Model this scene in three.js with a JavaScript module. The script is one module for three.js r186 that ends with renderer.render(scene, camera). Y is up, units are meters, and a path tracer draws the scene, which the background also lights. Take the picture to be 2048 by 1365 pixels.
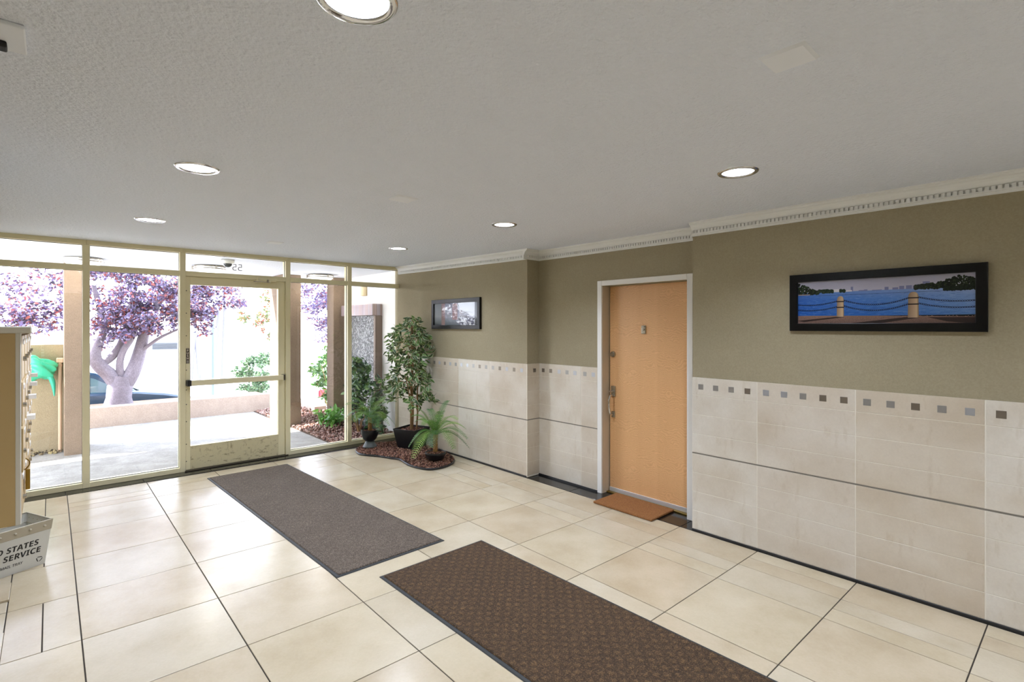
import * as THREE from 'three';
import { RoundedBoxGeometry } from 'three/addons/geometries/RoundedBoxGeometry.js';
import { mergeGeometries, mergeVertices } from 'three/addons/utils/BufferGeometryUtils.js';
import { FontLoader } from 'three/addons/loaders/FontLoader.js';
import { TextGeometry } from 'three/addons/geometries/TextGeometry.js';
import { RectAreaLightUniformsLib } from 'three/addons/lights/RectAreaLightUniformsLib.js';

// ---------------------------------------------------------------- camera, sky, sun, exposure
const scene = new THREE.Scene();
const FOCAL = 1020.0, EYE = 1.6, YAW = 42.17 * Math.PI / 180;           // focal length in pixels of the 2048 x 1365 frame
const camera = new THREE.PerspectiveCamera(2 * Math.atan(682.5 / FOCAL) * 180 / Math.PI, 2048 / 1365, 0.05, 400);
camera.position.set(0, EYE, 0);
camera.lookAt(Math.sin(YAW), EYE, -Math.cos(YAW));
camera.setViewOffset(2048, 1365, 0, 28.5, 2048, 1365);                  // lens shift: horizon above the middle
const renderer = new THREE.WebGLRenderer({ antialias: true });
renderer.toneMapping = THREE.LinearToneMapping;
renderer.toneMappingExposure = 3.2;
renderer.shadowMap.enabled = true;
renderer.shadowMap.type = THREE.PCFSoftShadowMap;
RectAreaLightUniformsLib.init();

const SKY = 3.5;                                                         // bright hazy sky
{
  const w = 64, h = 32, d = new Float32Array(w * h * 4);
  for (let j = 0; j < h; j++) {
    const up = Math.max(0, Math.sin(((j + 0.5) / h - 0.5) * Math.PI)), t = Math.pow(up, 0.6);
    const c = [1.0 - 0.42 * t, 1.02 - 0.3 * t, 1.08 - 0.1 * t];
    for (let i = 0; i < w; i++) { const k = (j * w + i) * 4; d[k] = c[0] * SKY; d[k + 1] = c[1] * SKY; d[k + 2] = c[2] * SKY; d[k + 3] = 1; }
  }
  const sky = new THREE.DataTexture(d, w, h, THREE.RGBAFormat, THREE.FloatType);
  sky.mapping = THREE.EquirectangularReflectionMapping; sky.magFilter = THREE.LinearFilter; sky.minFilter = THREE.LinearFilter; sky.needsUpdate = true;
  scene.background = sky;
}
const sun = new THREE.DirectionalLight(new THREE.Color(1.0, 0.97, 0.92), 9.5);
sun.position.set(-12, 16, -15.5); sun.target.position.set(1.2, 0, -8.5);
sun.castShadow = true; sun.shadow.mapSize.set(4096, 4096);
Object.assign(sun.shadow.camera, { left: -16, right: 16, top: 16, bottom: -16, near: 1, far: 60 });
scene.add(sun, sun.target);

// ---------------------------------------------------------------- helpers
let seed = 20250;
const rnd = () => { seed |= 0; seed = seed + 0x6D2B79F5 | 0; let t = Math.imul(seed ^ seed >>> 15, 1 | seed); t = t + Math.imul(t ^ t >>> 7, 61 | t) ^ t; return ((t ^ t >>> 14) >>> 0) / 4294967296; };
const rr = (a, b) => a + (b - a) * rnd();
const V = (x, y, z) => new THREE.Vector3(x, y, z);
const used = {};
function numbered(name) { const n = used[name] = (used[name] ?? -1) + 1; return n ? `${name}_${String(n).padStart(3, '0')}` : name; }
function tag(o, label, category, group, kind) {
  if (label) o.userData.label = label;
  if (category) o.userData.category = category;
  if (group) o.userData.group = group;
  if (kind) o.userData.kind = kind;
  return o;
}
function thing(name, label, category, pos = [0, 0, 0], turn = 0, group) {
  const o = new THREE.Group(); o.name = numbered(name); scene.add(o);
  o.position.set(...pos); o.rotation.y = turn;
  return tag(o, label, category, group);
}
function struct(name, label, pos = [0, 0, 0]) {
  const o = new THREE.Group(); o.name = name; scene.add(o); o.position.set(...pos);
  return tag(o, label, null, null, 'structure');
}
function obj(name, geo, mat, parent) {
  let g = geo;
  if (Array.isArray(geo)) g = geo.length === 1 ? geo[0] : mergeGeometries(geo.map((q) => { const c = q.index ? q.toNonIndexed() : q.clone(); for (const k of Object.keys(c.attributes)) if (!['position', 'normal', 'uv', 'color'].includes(k)) c.deleteAttribute(k); if (!c.attributes.uv) c.setAttribute('uv', new THREE.BufferAttribute(new Float32Array(c.attributes.position.count * 2), 2)); return c; }), false);
  const m = new THREE.Mesh(g, mat);
  m.name = parent ? name : numbered(name);
  (parent ?? scene).add(m);
  return m;
}
function metricUV(g, s = 1, ou = 0, ov = 0) {                                   // uv in metres by the face's dominant axis
  const q = g.index ? g.toNonIndexed() : g, p = q.attributes.position, n = q.attributes.normal, uv = new Float32Array(p.count * 2);
  for (let i = 0; i < p.count; i++) {
    const ax = Math.abs(n.getX(i)), ay = Math.abs(n.getY(i)), az = Math.abs(n.getZ(i));
    const [u, v] = ay >= ax && ay >= az ? [p.getX(i), -p.getZ(i)] : ax >= az ? [p.getZ(i), p.getY(i)] : [p.getX(i), p.getY(i)];
    uv[2 * i] = u * s + ou; uv[2 * i + 1] = v * s + ov;
  }
  q.setAttribute('uv', new THREE.BufferAttribute(uv, 2));
  return q;
}
const box = (x0, x1, y0, y1, z0, z1) => metricUV(new THREE.BoxGeometry(x1 - x0, y1 - y0, z1 - z0).translate((x0 + x1) / 2, (y0 + y1) / 2, (z0 + z1) / 2));
const rbox = (x0, x1, y0, y1, z0, z1, r = 0.004, s = 2) => metricUV(new RoundedBoxGeometry(x1 - x0, y1 - y0, z1 - z0, s, r).translate((x0 + x1) / 2, (y0 + y1) / 2, (z0 + z1) / 2));
const cyl = (r0, r1, h, x = 0, y = 0, z = 0, seg = 24, open = false) => new THREE.CylinderGeometry(r1, r0, h, seg, 1, open).translate(x, y + h / 2, z);   // r0 bottom, r1 top
const lathe = (pts, seg = 40) => new THREE.LatheGeometry(pts.map(([r, y]) => new THREE.Vector2(r, y)), seg);
const tube = (pts, r, seg = 24, rs = 8, closed = false) => new THREE.TubeGeometry(new THREE.CatmullRomCurve3(pts.map((p) => V(...p)), closed, 'centripetal'), seg, r, rs, closed);
function limb(pts, seg = 16, rs = 8) {                                        // tapering tube through [x, y, z, r]
  const c = new THREE.CatmullRomCurve3(pts.map((p) => V(p[0], p[1], p[2])), false, 'centripetal');
  const g = new THREE.TubeGeometry(c, seg, 1, rs), pos = g.attributes.position, R = pts.map((p) => p[3]);
  for (let i = 0; i <= seg; i++) {
    const t = i / seg, at = c.getPointAt(t), f = t * (R.length - 1), a = Math.min(R.length - 2, Math.floor(f)), r = R[a] + (R[a + 1] - R[a]) * (f - a);
    for (let j = 0; j <= rs; j++) { const k = i * (rs + 1) + j; pos.setXYZ(k, at.x + (pos.getX(k) - at.x) * r, at.y + (pos.getY(k) - at.y) * r, at.z + (pos.getZ(k) - at.z) * r); }
  }
  return g;
}
function extrude(pts, depth, bevel = 0, holes = []) {                          // shape in x/y, depth along z
  const s = new THREE.Shape(pts.map((p) => new THREE.Vector2(...p)));
  for (const h of holes) s.holes.push(new THREE.Path(h.map((p) => new THREE.Vector2(...p))));
  return new THREE.ExtrudeGeometry(s, { depth, bevelEnabled: bevel > 0, bevelSize: bevel, bevelThickness: bevel, bevelSegments: 2, curveSegments: 12 });
}
// one tile: front face a-b-c-d (counter-clockwise seen from the front), pushed back by t, with a small chamfer
function slab(a, b, c, d, t, ch = 0.0015, ou = 0, ov = 0) {
  const n = b.clone().sub(a).cross(d.clone().sub(a)).normalize(), mid = a.clone().add(b).add(c).add(d).multiplyScalar(0.25);
  const P = [a, b, c, d], inset = P.map((p, i) => { const e1 = P[(i + 1) % 4].clone().sub(p).normalize(), e0 = P[(i + 3) % 4].clone().sub(p).normalize(); return p.clone().addScaledVector(e1, ch).addScaledVector(e0, ch); });
  const edge = P.map((p) => p.clone().addScaledVector(n, -ch)), back = P.map((p) => p.clone().addScaledVector(n, -t));
  const eu = b.clone().sub(a).normalize(), ev = n.clone().cross(eu), pos = [], uv = [];
  const put = (...q) => { for (const p of q) { pos.push(p.x, p.y, p.z); const r = p.clone().sub(a); uv.push(r.dot(eu) + ou, r.dot(ev) + ov); } };
  put(inset[0], inset[1], inset[2], inset[0], inset[2], inset[3]);
  for (let i = 0; i < 4; i++) {
    const j = (i + 1) % 4;
    put(edge[i], edge[j], inset[j], edge[i], inset[j], inset[i]);
    put(back[i], back[j], edge[j], back[i], edge[j], edge[i]);
  }
  const g = new THREE.BufferGeometry();
  g.setAttribute('position', new THREE.Float32BufferAttribute(pos, 3)); g.setAttribute('uv', new THREE.Float32BufferAttribute(uv, 2));
  g.computeVertexNormals();
  return g;
}
// ---- periodic noise and textures
function noise2(n, cells, s0) {                                               // n x n tileable value noise
  const lat = new Float32Array(cells * cells); let s = s0 >>> 0;
  for (let i = 0; i < lat.length; i++) { s = (Math.imul(s, 1664525) + 1013904223) >>> 0; lat[i] = s / 4294967296; }
  const out = new Float32Array(n * n);
  for (let y = 0; y < n; y++) {
    const fy = y / n * cells, y0 = Math.floor(fy), ty = fy - y0, sy = ty * ty * (3 - 2 * ty), r0 = (y0 % cells) * cells, r1 = ((y0 + 1) % cells) * cells;
    for (let x = 0; x < n; x++) {
      const fx = x / n * cells, x0 = Math.floor(fx), tx = fx - x0, sx = tx * tx * (3 - 2 * tx), a = x0 % cells, b = (x0 + 1) % cells;
      const p = lat[r0 + a] * (1 - sx) + lat[r0 + b] * sx, q = lat[r1 + a] * (1 - sx) + lat[r1 + b] * sx;
      out[y * n + x] = p * (1 - sy) + q * sy;
    }
  }
  return out;
}
function fbm(n, cells, oct, s0, gain = 0.5) {
  const out = new Float32Array(n * n); let amp = 1, tot = 0;
  for (let o = 0; o < oct; o++) { const l = noise2(n, Math.min(n, cells << o), s0 + o * 77); for (let i = 0; i < out.length; i++) out[i] += l[i] * amp; tot += amp; amp *= gain; }
  for (let i = 0; i < out.length; i++) out[i] /= tot;
  return out;
}
function tex(n, fill, rep = 1, srgb = true) {                                  // fill(x, y) -> [r, g, b] 0..255; repeats every 1/rep metres
  const d = new Uint8Array(n * n * 4);
  for (let y = 0; y < n; y++) for (let x = 0; x < n; x++) { const c = fill(x, y, y * n + x), k = (y * n + x) * 4; d[k] = Math.max(0, Math.min(255, c[0])); d[k + 1] = Math.max(0, Math.min(255, c[1])); d[k + 2] = Math.max(0, Math.min(255, c[2])); d[k + 3] = 255; }
  const t = new THREE.DataTexture(d, n, n, THREE.RGBAFormat);
  t.wrapS = t.wrapT = THREE.RepeatWrapping; t.magFilter = THREE.LinearFilter; t.minFilter = THREE.LinearMipmapLinearFilter; t.generateMipmaps = true;
  t.repeat.set(rep, rep); if (srgb) t.colorSpace = THREE.SRGBColorSpace; t.needsUpdate = true;
  return t;
}
const mix = (a, b, t) => [0, 1, 2].map((i) => a[i] + (b[i] - a[i]) * t);
const grey = (v) => [v, v, v];
const std = (color, roughness = 0.6, more = {}) => new THREE.MeshStandardMaterial({ color, roughness, ...more });
const phys = (color, roughness, more = {}) => new THREE.MeshPhysicalMaterial({ color, roughness, ...more });

const nA = fbm(512, 4, 6, 11, 0.55), nB = fbm(512, 8, 5, 91, 0.6), nFine = fbm(512, 64, 3, 5, 0.8), nGrain = fbm(512, 128, 2, 44, 0.9);
const tileTex = tex(512, (x, y, i) => { const v = (nA[i] - 0.5) * 1.5 + (nB[i] - 0.5) * 0.5, g = (nGrain[i] - 0.5) * 6, c = mix([202, 190, 166], [185, 170, 142], Math.max(0, Math.min(1, 0.5 + v))); return c.map((q) => q + g); }, 1 / 1.3);
const wallTileTex = tex(512, (x, y, i) => {
  const v = (nA[i] - 0.5) * 1.7, st = Math.max(0, nB[(y * 512 + (x * 3) % 512) % 262144] - 0.62) * 1.4, g = (nGrain[i] - 0.5) * 7;
  return mix(mix([220, 213, 199], [202, 190, 170], Math.max(0, Math.min(1, 0.45 + v))), [178, 160, 132], Math.min(0.7, st)).map((q) => q + g);
}, 1 / 1.1);
const tileBump = tex(512, (x, y, i) => grey(110 + (nA[i] - 0.5) * 120 + (nFine[i] - 0.5) * 60), 1 / 0.9, false);
const ceilN = fbm(1024, 96, 4, 7, 0.62), ceilL = fbm(1024, 6, 3, 19, 0.5);
const ceilBump = tex(1024, (x, y, i) => grey(128 + (ceilN[i] - 0.5) * 330 + (ceilL[i] - 0.5) * 60), 1 / 1.15, false);
const fabric = tex(512, (x, y, i) => { const w = ((x >> 1) + (y >> 1)) % 2 ? 3 : -3, g = (nGrain[i] - 0.5) * 16 + (nA[i] - 0.5) * 8 + w; return [156 + g, 145 + g, 117 + g]; }, 1 / 0.8);
const fabricBump = tex(512, (x, y, i) => grey(128 + 40 * Math.sin(y * Math.PI / 2) + (nGrain[i] - 0.5) * 140), 1 / 0.5, false);
const carpetN = fbm(1024, 256, 2, 31, 0.9);
const weave = (x, y) => { const s = 1024 / 28, cx = Math.floor(x / s), cy = Math.floor(y / s), fx = x / s - cx - 0.5, fy = y / s - cy - 0.5; return ((cx + cy) % 2 ? 1 : 0.35) * Math.max(0, 1 - (fx * fx + fy * fy) * 2.6); };
const carpetTex = tex(1024, (x, y, i) => { const p = weave(x, y), sp = Math.pow(carpetN[i], 2.2), l = 0.08 + 0.3 * p * (0.5 + sp) + 0.85 * sp; return mix([44, 35, 27], [186, 160, 126], Math.min(1, l * 0.8)); });
const runnerTex = tex(1024, (x, y, i) => { const sp = Math.pow(carpetN[i], 2.0), l = 0.12 + 0.05 * weave(x, y) + 0.9 * sp + (nA[((y >> 1) * 512 + (x >> 1))] - 0.5) * 0.12; return mix([50, 42, 35], [184, 165, 142], Math.max(0, Math.min(1, l * 0.82))); });
const carpetBump = tex(1024, (x, y, i) => grey(60 + 70 * weave(x, y) + carpetN[i] * 120), 1, false);
const coirTex = tex(512, (x, y, i) => { const s = nGrain[i] * 0.8 + (nFine[i] - 0.5) * 0.6; return mix([112, 66, 30], [206, 146, 84], Math.max(0, Math.min(1, s + 0.1))); }, 1 / 0.35);
const coirBump = tex(512, (x, y, i) => grey(nGrain[i] * 255), 1 / 0.3, false);
const woodW = fbm(512, 6, 4, 3, 0.5), woodF = fbm(512, 16, 3, 61, 0.6);
const doorTex = tex(512, (x, y, i) => {
  const band = Math.sin((y / 512 * 58 + (woodW[i] - 0.5) * 9) * Math.PI * 2) * 0.5 + (nGrain[i] - 0.5) * 0.8, col = (woodF[(x % 512)] - 0.5) * 1.2;
  return mix([208, 158, 106], [232, 184, 130], Math.max(0, Math.min(1, 0.5 + band * 0.5 + col * 0.22)));
}, 1 / 0.9);
const concN = fbm(512, 12, 5, 123, 0.6);
const concreteTex = tex(512, (x, y, i) => grey(150 + (concN[i] - 0.5) * 46 + (nGrain[i] - 0.5) * 26).map((q, k) => q - [0, 3, 9][k]), 1 / 1.6);
const stuccoTex = tex(512, (x, y, i) => { const g = (nGrain[i] - 0.5) * 26 + (concN[i] - 0.5) * 16; return [194 + g, 176 + g, 160 + g]; }, 1 / 1.2);
const stuccoBump = tex(512, (x, y, i) => grey(nFine[i] * 150 + nGrain[i] * 100), 1 / 0.5, false);
const barkTex = tex(256, (x, y) => { const i = (y * 2) * 512 + (x * 2), g = (nFine[i] - 0.5) * 70 + (nA[i] - 0.5) * 40; return [132 + g, 124 + g, 134 + g]; }, 2);

const M = {
  ceiling: std('#e6ebf5', 0.9, { bumpMap: ceilBump, bumpScale: 0.006 }),
  wall: std('#ffffff', 0.85, { map: fabric, bumpMap: fabricBump, bumpScale: 0.0004 }),
  floorTile: [0, 1, 2].map((k) => phys(['#ffffff', '#fbf7f2', '#fffdf8'][k], 0.24, { map: tileTex, bumpMap: tileBump, bumpScale: 0.0003, specularIntensity: 0.9 })),
  wallTile: [0, 1, 2].map((k) => phys(['#ffffff', '#f8f5f2', '#f4efe8'][k], 0.34, { map: wallTileTex, bumpMap: tileBump, bumpScale: 0.0004 })),
  groutDark: std('#3a332b', 0.9), groutLight: std('#e6dfcf', 0.85), groutMid: std('#7b7468', 0.85),
  blackTile: phys('#1d1b19', 0.12), blackTrim: std('#17181a', 0.35),
  white: std('#e8e8e4', 0.5), whiteGloss: std('#eceae5', 0.35),
  alu: std('#f0e7c0', 0.42, { metalness: 0.03 }), aluDark: std('#4a4232', 0.5), gasket: std('#1c1b1a', 0.7),
  glass: phys('#ffffff', 0.0, { transmission: 1, thickness: 0, ior: 1.5 }),
  chrome: std('#d9d9d9', 0.12, { metalness: 1 }), nickel: std('#b8b2a6', 0.25, { metalness: 1 }), brass: std('#a08544', 0.35, { metalness: 1 }),
  inset: [std('#a3a19d', 0.35, { metalness: 0.6 }), std('#b9bcc2', 0.3, { metalness: 0.6 }), std('#8a8074', 0.35, { metalness: 0.7 })],
  canInside: std('#f4f4f2', 0.4), lamp: std('#ffffff', 0.6, { emissive: '#fffaf2', emissiveIntensity: 1.0 }), lampDay: std('#ffffff', 0.6, { emissive: '#fffdf8', emissiveIntensity: 1.0 }),
  carpet: std('#d8c2a0', 1.0, { map: carpetTex, bumpMap: carpetBump, bumpScale: 0.006 }), runner: std('#ffffff', 1.0, { map: runnerTex, bumpMap: carpetBump, bumpScale: 0.004 }), rubber: std('#2b2d2c', 0.6),
  coir: std('#ffffff', 1.0, { map: coirTex, bumpMap: coirBump, bumpScale: 0.006 }),
  door: phys('#ffffff', 0.36, { map: doorTex }),
  frame: phys('#070707', 0.3, { specularIntensity: 0.5 }),
  concrete: std('#ffffff', 0.9, { map: concreteTex }), stucco: std('#ececf0', 0.9, { map: stuccoTex, bumpMap: stuccoBump, bumpScale: 0.004 }), stuccoGreen: std('#bcb99e', 0.9, { map: stuccoTex, bumpMap: stuccoBump, bumpScale: 0.004 }),
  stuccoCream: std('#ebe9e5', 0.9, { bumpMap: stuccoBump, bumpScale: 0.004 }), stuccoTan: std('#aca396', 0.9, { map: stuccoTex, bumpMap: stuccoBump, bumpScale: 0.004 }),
  bark: std('#ffffff', 0.95, { map: barkTex }), soil: std('#4b3a2f', 1), asphalt: std('#b9b7b4', 0.95),
  blackPot: std('#17181a', 0.32), greyPot: std('#5d625f', 0.45), stem: std('#8a6a45', 0.8), palmTrunk: std('#9a7444', 0.85),
  mailTan: std('#c4a874', 0.5), mailLid: std('#dcd8cb', 0.4), card: std('#f2f0ea', 0.7),
};
const chipMats = [std('#6d4a3a', 0.95), std('#7d5a49', 0.95)];

// ---------------------------------------------------------------- the room shell
const RX = 3.75, RECESS = 3.93, SF = -6.58, LX = -0.5, BACK = 3.0;             // right wall, recessed wall, storefront face, left wall, back wall
const ceilY = (z) => z > -3.6 ? 2.413 : 2.413 + (-3.6 - z) / 2.98 * 0.049;
const zRow = (k, x) => -0.328 - 0.602 * k + 0.022 * (x - 3.148);

{ // floor: every tile a piece
  const fl = struct('floor', 'beige porcelain tile floor with dark joints');
  obj('grout_bed', box(LX, 4.2, -0.2, -0.004, -6.68, BACK), M.groutDark, fl);
  const G = 0.0028; let n = 0;
  const piece = (x0, x1, zFar, zNear) => {                                     // zFar/zNear are functions of x
    if (zNear((x0 + x1) / 2) - zFar((x0 + x1) / 2) < 0.02) return;
    const a = V(x0 + G, 0, zNear(x0) - G), b = V(x1 - G, 0, zNear(x1) - G), c = V(x1 - G, 0, zFar(x1) + G), d = V(x0 + G, 0, zFar(x0) + G);
    obj('floor_tile', slab(a, b, c, d, 0.01, 0.0012, rr(0, 3), rr(0, 3)), M.floorTile[n++ % 3], fl);
  };
  const cols = [0.12, 0.735, 1.35, 1.955, 2.555, 3.148];
  for (let k = -6; k <= 9; k++) {
    const near = (x) => Math.min(BACK, zRow(k, x)), far = (x) => zRow(k + 1, x), q = (f) => (x) => zRow(k + f, x);
    if (k < 9) for (let c = 0; c < 5; c++) piece(cols[c], cols[c + 1], far, near);
    else for (let c = 0; c < 5; c++) {                                          // border row before the windows: halves, one of them split
      if (c % 2) { piece(cols[c], cols[c + 1], q(0.5), near); piece(cols[c], cols[c + 1], q(0.75), q(0.5)); piece(cols[c], cols[c + 1], far, q(0.75)); }
      else { piece(cols[c], cols[c + 1], q(0.25), near); piece(cols[c], cols[c + 1], q(0.5), q(0.25)); piece(cols[c], cols[c + 1], far, q(0.5)); }
    }
    const e = ((k % 2) + 2) % 2;                                               // right border: halves, alternately split again
    if (e) { piece(3.148, 3.44, far, near); piece(3.44, 3.592, far, near); piece(3.592, 3.733, far, near); }
    else { piece(3.148, 3.294, far, near); piece(3.294, 3.44, far, near); piece(3.44, 3.733, far, near); }
    if (e) { piece(-0.03, 0.12, far, near); piece(-0.18, -0.03, far, near); } else piece(-0.18, 0.12, far, near);
    piece(LX, -0.18, far, near);
  }
  // black polished strip under the storefront and in the door recess
  for (let x = LX; x < RX; x += 0.61) obj('black_tile', slab(V(x + G, 0, -6.425), V(Math.min(RX, x + 0.61) - G, 0, -6.425), V(Math.min(RX, x + 0.61) - G, 0, -6.68), V(x + G, 0, -6.68), 0.01, 0.001), M.blackTile, fl);
  for (const [z0, z1] of [[-3.9, -3.3], [-3.3, -2.72], [-2.72, -2.12], [-2.12, -2.02]]) obj('black_tile', slab(V(3.739, 0, z1 - G), V(4.1, 0, z1 - G), V(4.1, 0, z0 + G), V(3.739, 0, z0 + G), 0.01, 0.001), M.blackTile, fl);
}

const cans = [[0.565, -1.2], [0.56, -3.02], [0.578, -4.84], [2.68, -1.19], [2.68, -3.05], [2.75, -4.84], [0.565, 0.62], [2.68, 0.62], [0.565, 2.3], [2.68, 2.3]];
{ // ceiling in two gently hinged fields with the round openings of the can lights
  const ce = struct('ceiling', 'white textured plaster ceiling');
  const field = (z0, z1) => {
    const pts = [[LX - 0.1, z0], [4.2, z0], [4.2, z1], [LX - 0.1, z1]], holes = cans.filter(([, z]) => z > z0 && z < z1).map(([x, z]) => Array.from({ length: 32 }, (_, i) => [x + 0.085 * Math.cos(i * Math.PI / 16), z + 0.085 * Math.sin(i * Math.PI / 16)]));
    const g = extrude(pts, 0.2, 0, holes), p = g.attributes.position;
    for (let i = 0; i < p.count; i++) { const x = p.getX(i), z = p.getY(i), t = p.getZ(i); p.setXYZ(i, x, ceilY(z) + t, z); }
    const ix = g.index; g.computeVertexNormals();
    const q = g.index ? g.toNonIndexed() : g, a = q.attributes.position.array;  // mirrored axes: turn the faces round
    for (let i = 0; i < a.length; i += 9) for (let k = 0; k < 3; k++) { const s = a[i + 3 + k]; a[i + 3 + k] = a[i + 6 + k]; a[i + 6 + k] = s; }
    q.computeVertexNormals();
    return metricUV(q);
  };
  obj('ceiling_panel', field(-3.6, BACK), M.ceiling, ce);
  obj('ceiling_panel', field(-6.68, -3.6), M.ceiling, ce);
}
{ const w = struct('wall_left', 'left wall behind the mailboxes'); obj('plaster', box(LX - 0.15, LX, -0.2, 2.7, -6.68, BACK + 0.15), M.wall, w); }
{ const w = struct('wall_back', 'rear wall of the lobby'); obj('plaster', box(LX, 4.2, -0.2, 2.7, BACK, BACK + 0.15), M.wall, w); }

// right wall in three runs, with the tiled wainscot piece by piece
const wr = struct('wall_right', 'olive taupe fabric wall above a beige tile wainscot');
obj('wall_panel', box(RX, 4.2, -0.2, 2.6, -2.02, BACK), M.wall, wr);
obj('wall_panel', box(RX, 4.2, -0.2, 2.6, -6.69, -3.9), M.wall, wr);
obj('wall_panel', box(RECESS, 4.2, -0.2, 2.6, -3.9, -3.05), M.wall, wr);
obj('wall_panel', box(RECESS, 4.2, -0.2, 2.6, -2.16, -2.02), M.wall, wr);
obj('wall_panel', box(RECESS, 4.2, 1.99, 2.6, -3.05, -2.16), M.wall, wr);
const BANDS = [[0.018, 0.163], [0.163, 0.312], [0.312, 0.461], [0.461, 0.608], [0.616, 0.766], [0.766, 0.916], [0.916, 1.068], [1.068, 1.206]];
let wtN = 0;
function wainscot(P, dir, nrm, joints, insets, depth = 0.009) {
  // P: point at joints = 0 on the floor; dir: unit direction of growing joint value; nrm: outward normal
  const at = (s, y, o = 0) => V(P[0] + dir[0] * s + nrm[0] * o, y, P[1] + dir[1] * s + nrm[1] * o);
  for (let j = 0; j + 1 < joints.length; j++) {
    const s0 = joints[j] + 0.0028, s1 = joints[j + 1] - 0.0028;
    const mt = M.wallTile[wtN++ % 3], ou = rr(0, 5), ov = rr(0, 5);
    BANDS.forEach(([y0, y1], b) => {
      const right = V(dir[0], 0, dir[1]).cross(V(0, 1, 0)).dot(V(nrm[0], 0, nrm[1])) > 0;
      const [l, r] = right ? [s0, s1] : [s1, s0];
      const t = obj('wall_tile', slab(at(l, y0 + 0.0014, depth), at(r, y0 + 0.0014, depth), at(r, y1 - 0.0014, depth), at(l, y1 - 0.0014, depth), depth - 0.0005, 0.0012, ou, ov + y0), mt, wr);
      if (b === 7) for (const s of insets.filter((q) => q > s0 + 0.02 && q < s1 - 0.02)) {
        const h = 0.0205, [a, c] = right ? [s - h, s + h] : [s + h, s - h];
        obj('metal_inset', slab(at(a, 1.133 - h, depth + 0.001), at(c, 1.133 - h, depth + 0.001), at(c, 1.133 + h, depth + 0.001), at(a, 1.133 + h, depth + 0.001), 0.0012, 0.0006), M.inset[Math.floor(rnd() * 3)], t);
      }
    });
  }
  const s0 = joints[0], s1 = joints[joints.length - 1], strip = (y0, y1, m, o) => obj('joint', (() => { const a = at(s0, y0, 0), b = at(s1, y1, o), g = box(Math.min(a.x, b.x), Math.max(a.x, b.x), y0, y1, Math.min(a.z, b.z), Math.max(a.z, b.z)); return g; })(), m, wr);
  strip(0.006, 1.204, M.groutLight, depth - 0.0016); strip(0.607, 0.617, M.groutMid, depth - 0.001);
}
{
  const run = (a, b, step) => { const o = []; for (let s = a; s < b; s += step) o.push(s); return o; };
  const nearIns = [], farIns = [];
  for (const j of [-2.13, -1.525, -0.925, -0.325, 0.275, 0.875, 1.475, 2.075, 2.675]) for (let i = 0; i < 5; i++) nearIns.push(j + 0.062 + i * 0.119);
  wainscot([RX, 0], [0, 1], [-1, 0], [-2.02, -1.525, -0.925, -0.325, 0.275, 0.875, 1.475, 2.075, 2.675, 3.0], nearIns);
  for (const j of [-6.91, -6.31, -5.71, -5.115, -4.515]) for (let i = 0; i < 5; i++) farIns.push(j + 0.062 + i * 0.119);
  wainscot([RX, 0], [0, 1], [-1, 0], [-6.575, -6.31, -5.71, -5.115, -4.515, -3.901], farIns);
  wainscot([0, -3.9], [1, 0], [0, 1], [3.742, 3.93], [3.85]);
  wainscot([RECESS, 0], [0, 1], [-1, 0], [-3.89, -3.305, -3.1], [-3.83, -3.72, -3.60, -3.49, -3.385, -3.255, -3.15]);
  wainscot([RECESS, 0], [0, 1], [-1, 0], [-2.108, -2.022], []);
}
{ // black skirting line along the tiled wall
  const b = struct('baseboard_right', 'thin black tile skirting');
  obj('skirting', rbox(3.734, RX, -0.004, 0.017, -2.02, BACK, 0.003), M.blackTrim, b);
  obj('skirting', rbox(3.734, RX, -0.004, 0.017, -6.575, -3.9, 0.003), M.blackTrim, b);
  obj('skirting', rbox(3.916, RECESS, -0.004, 0.017, -3.9, -3.1, 0.003), M.blackTrim, b);
}
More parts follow.
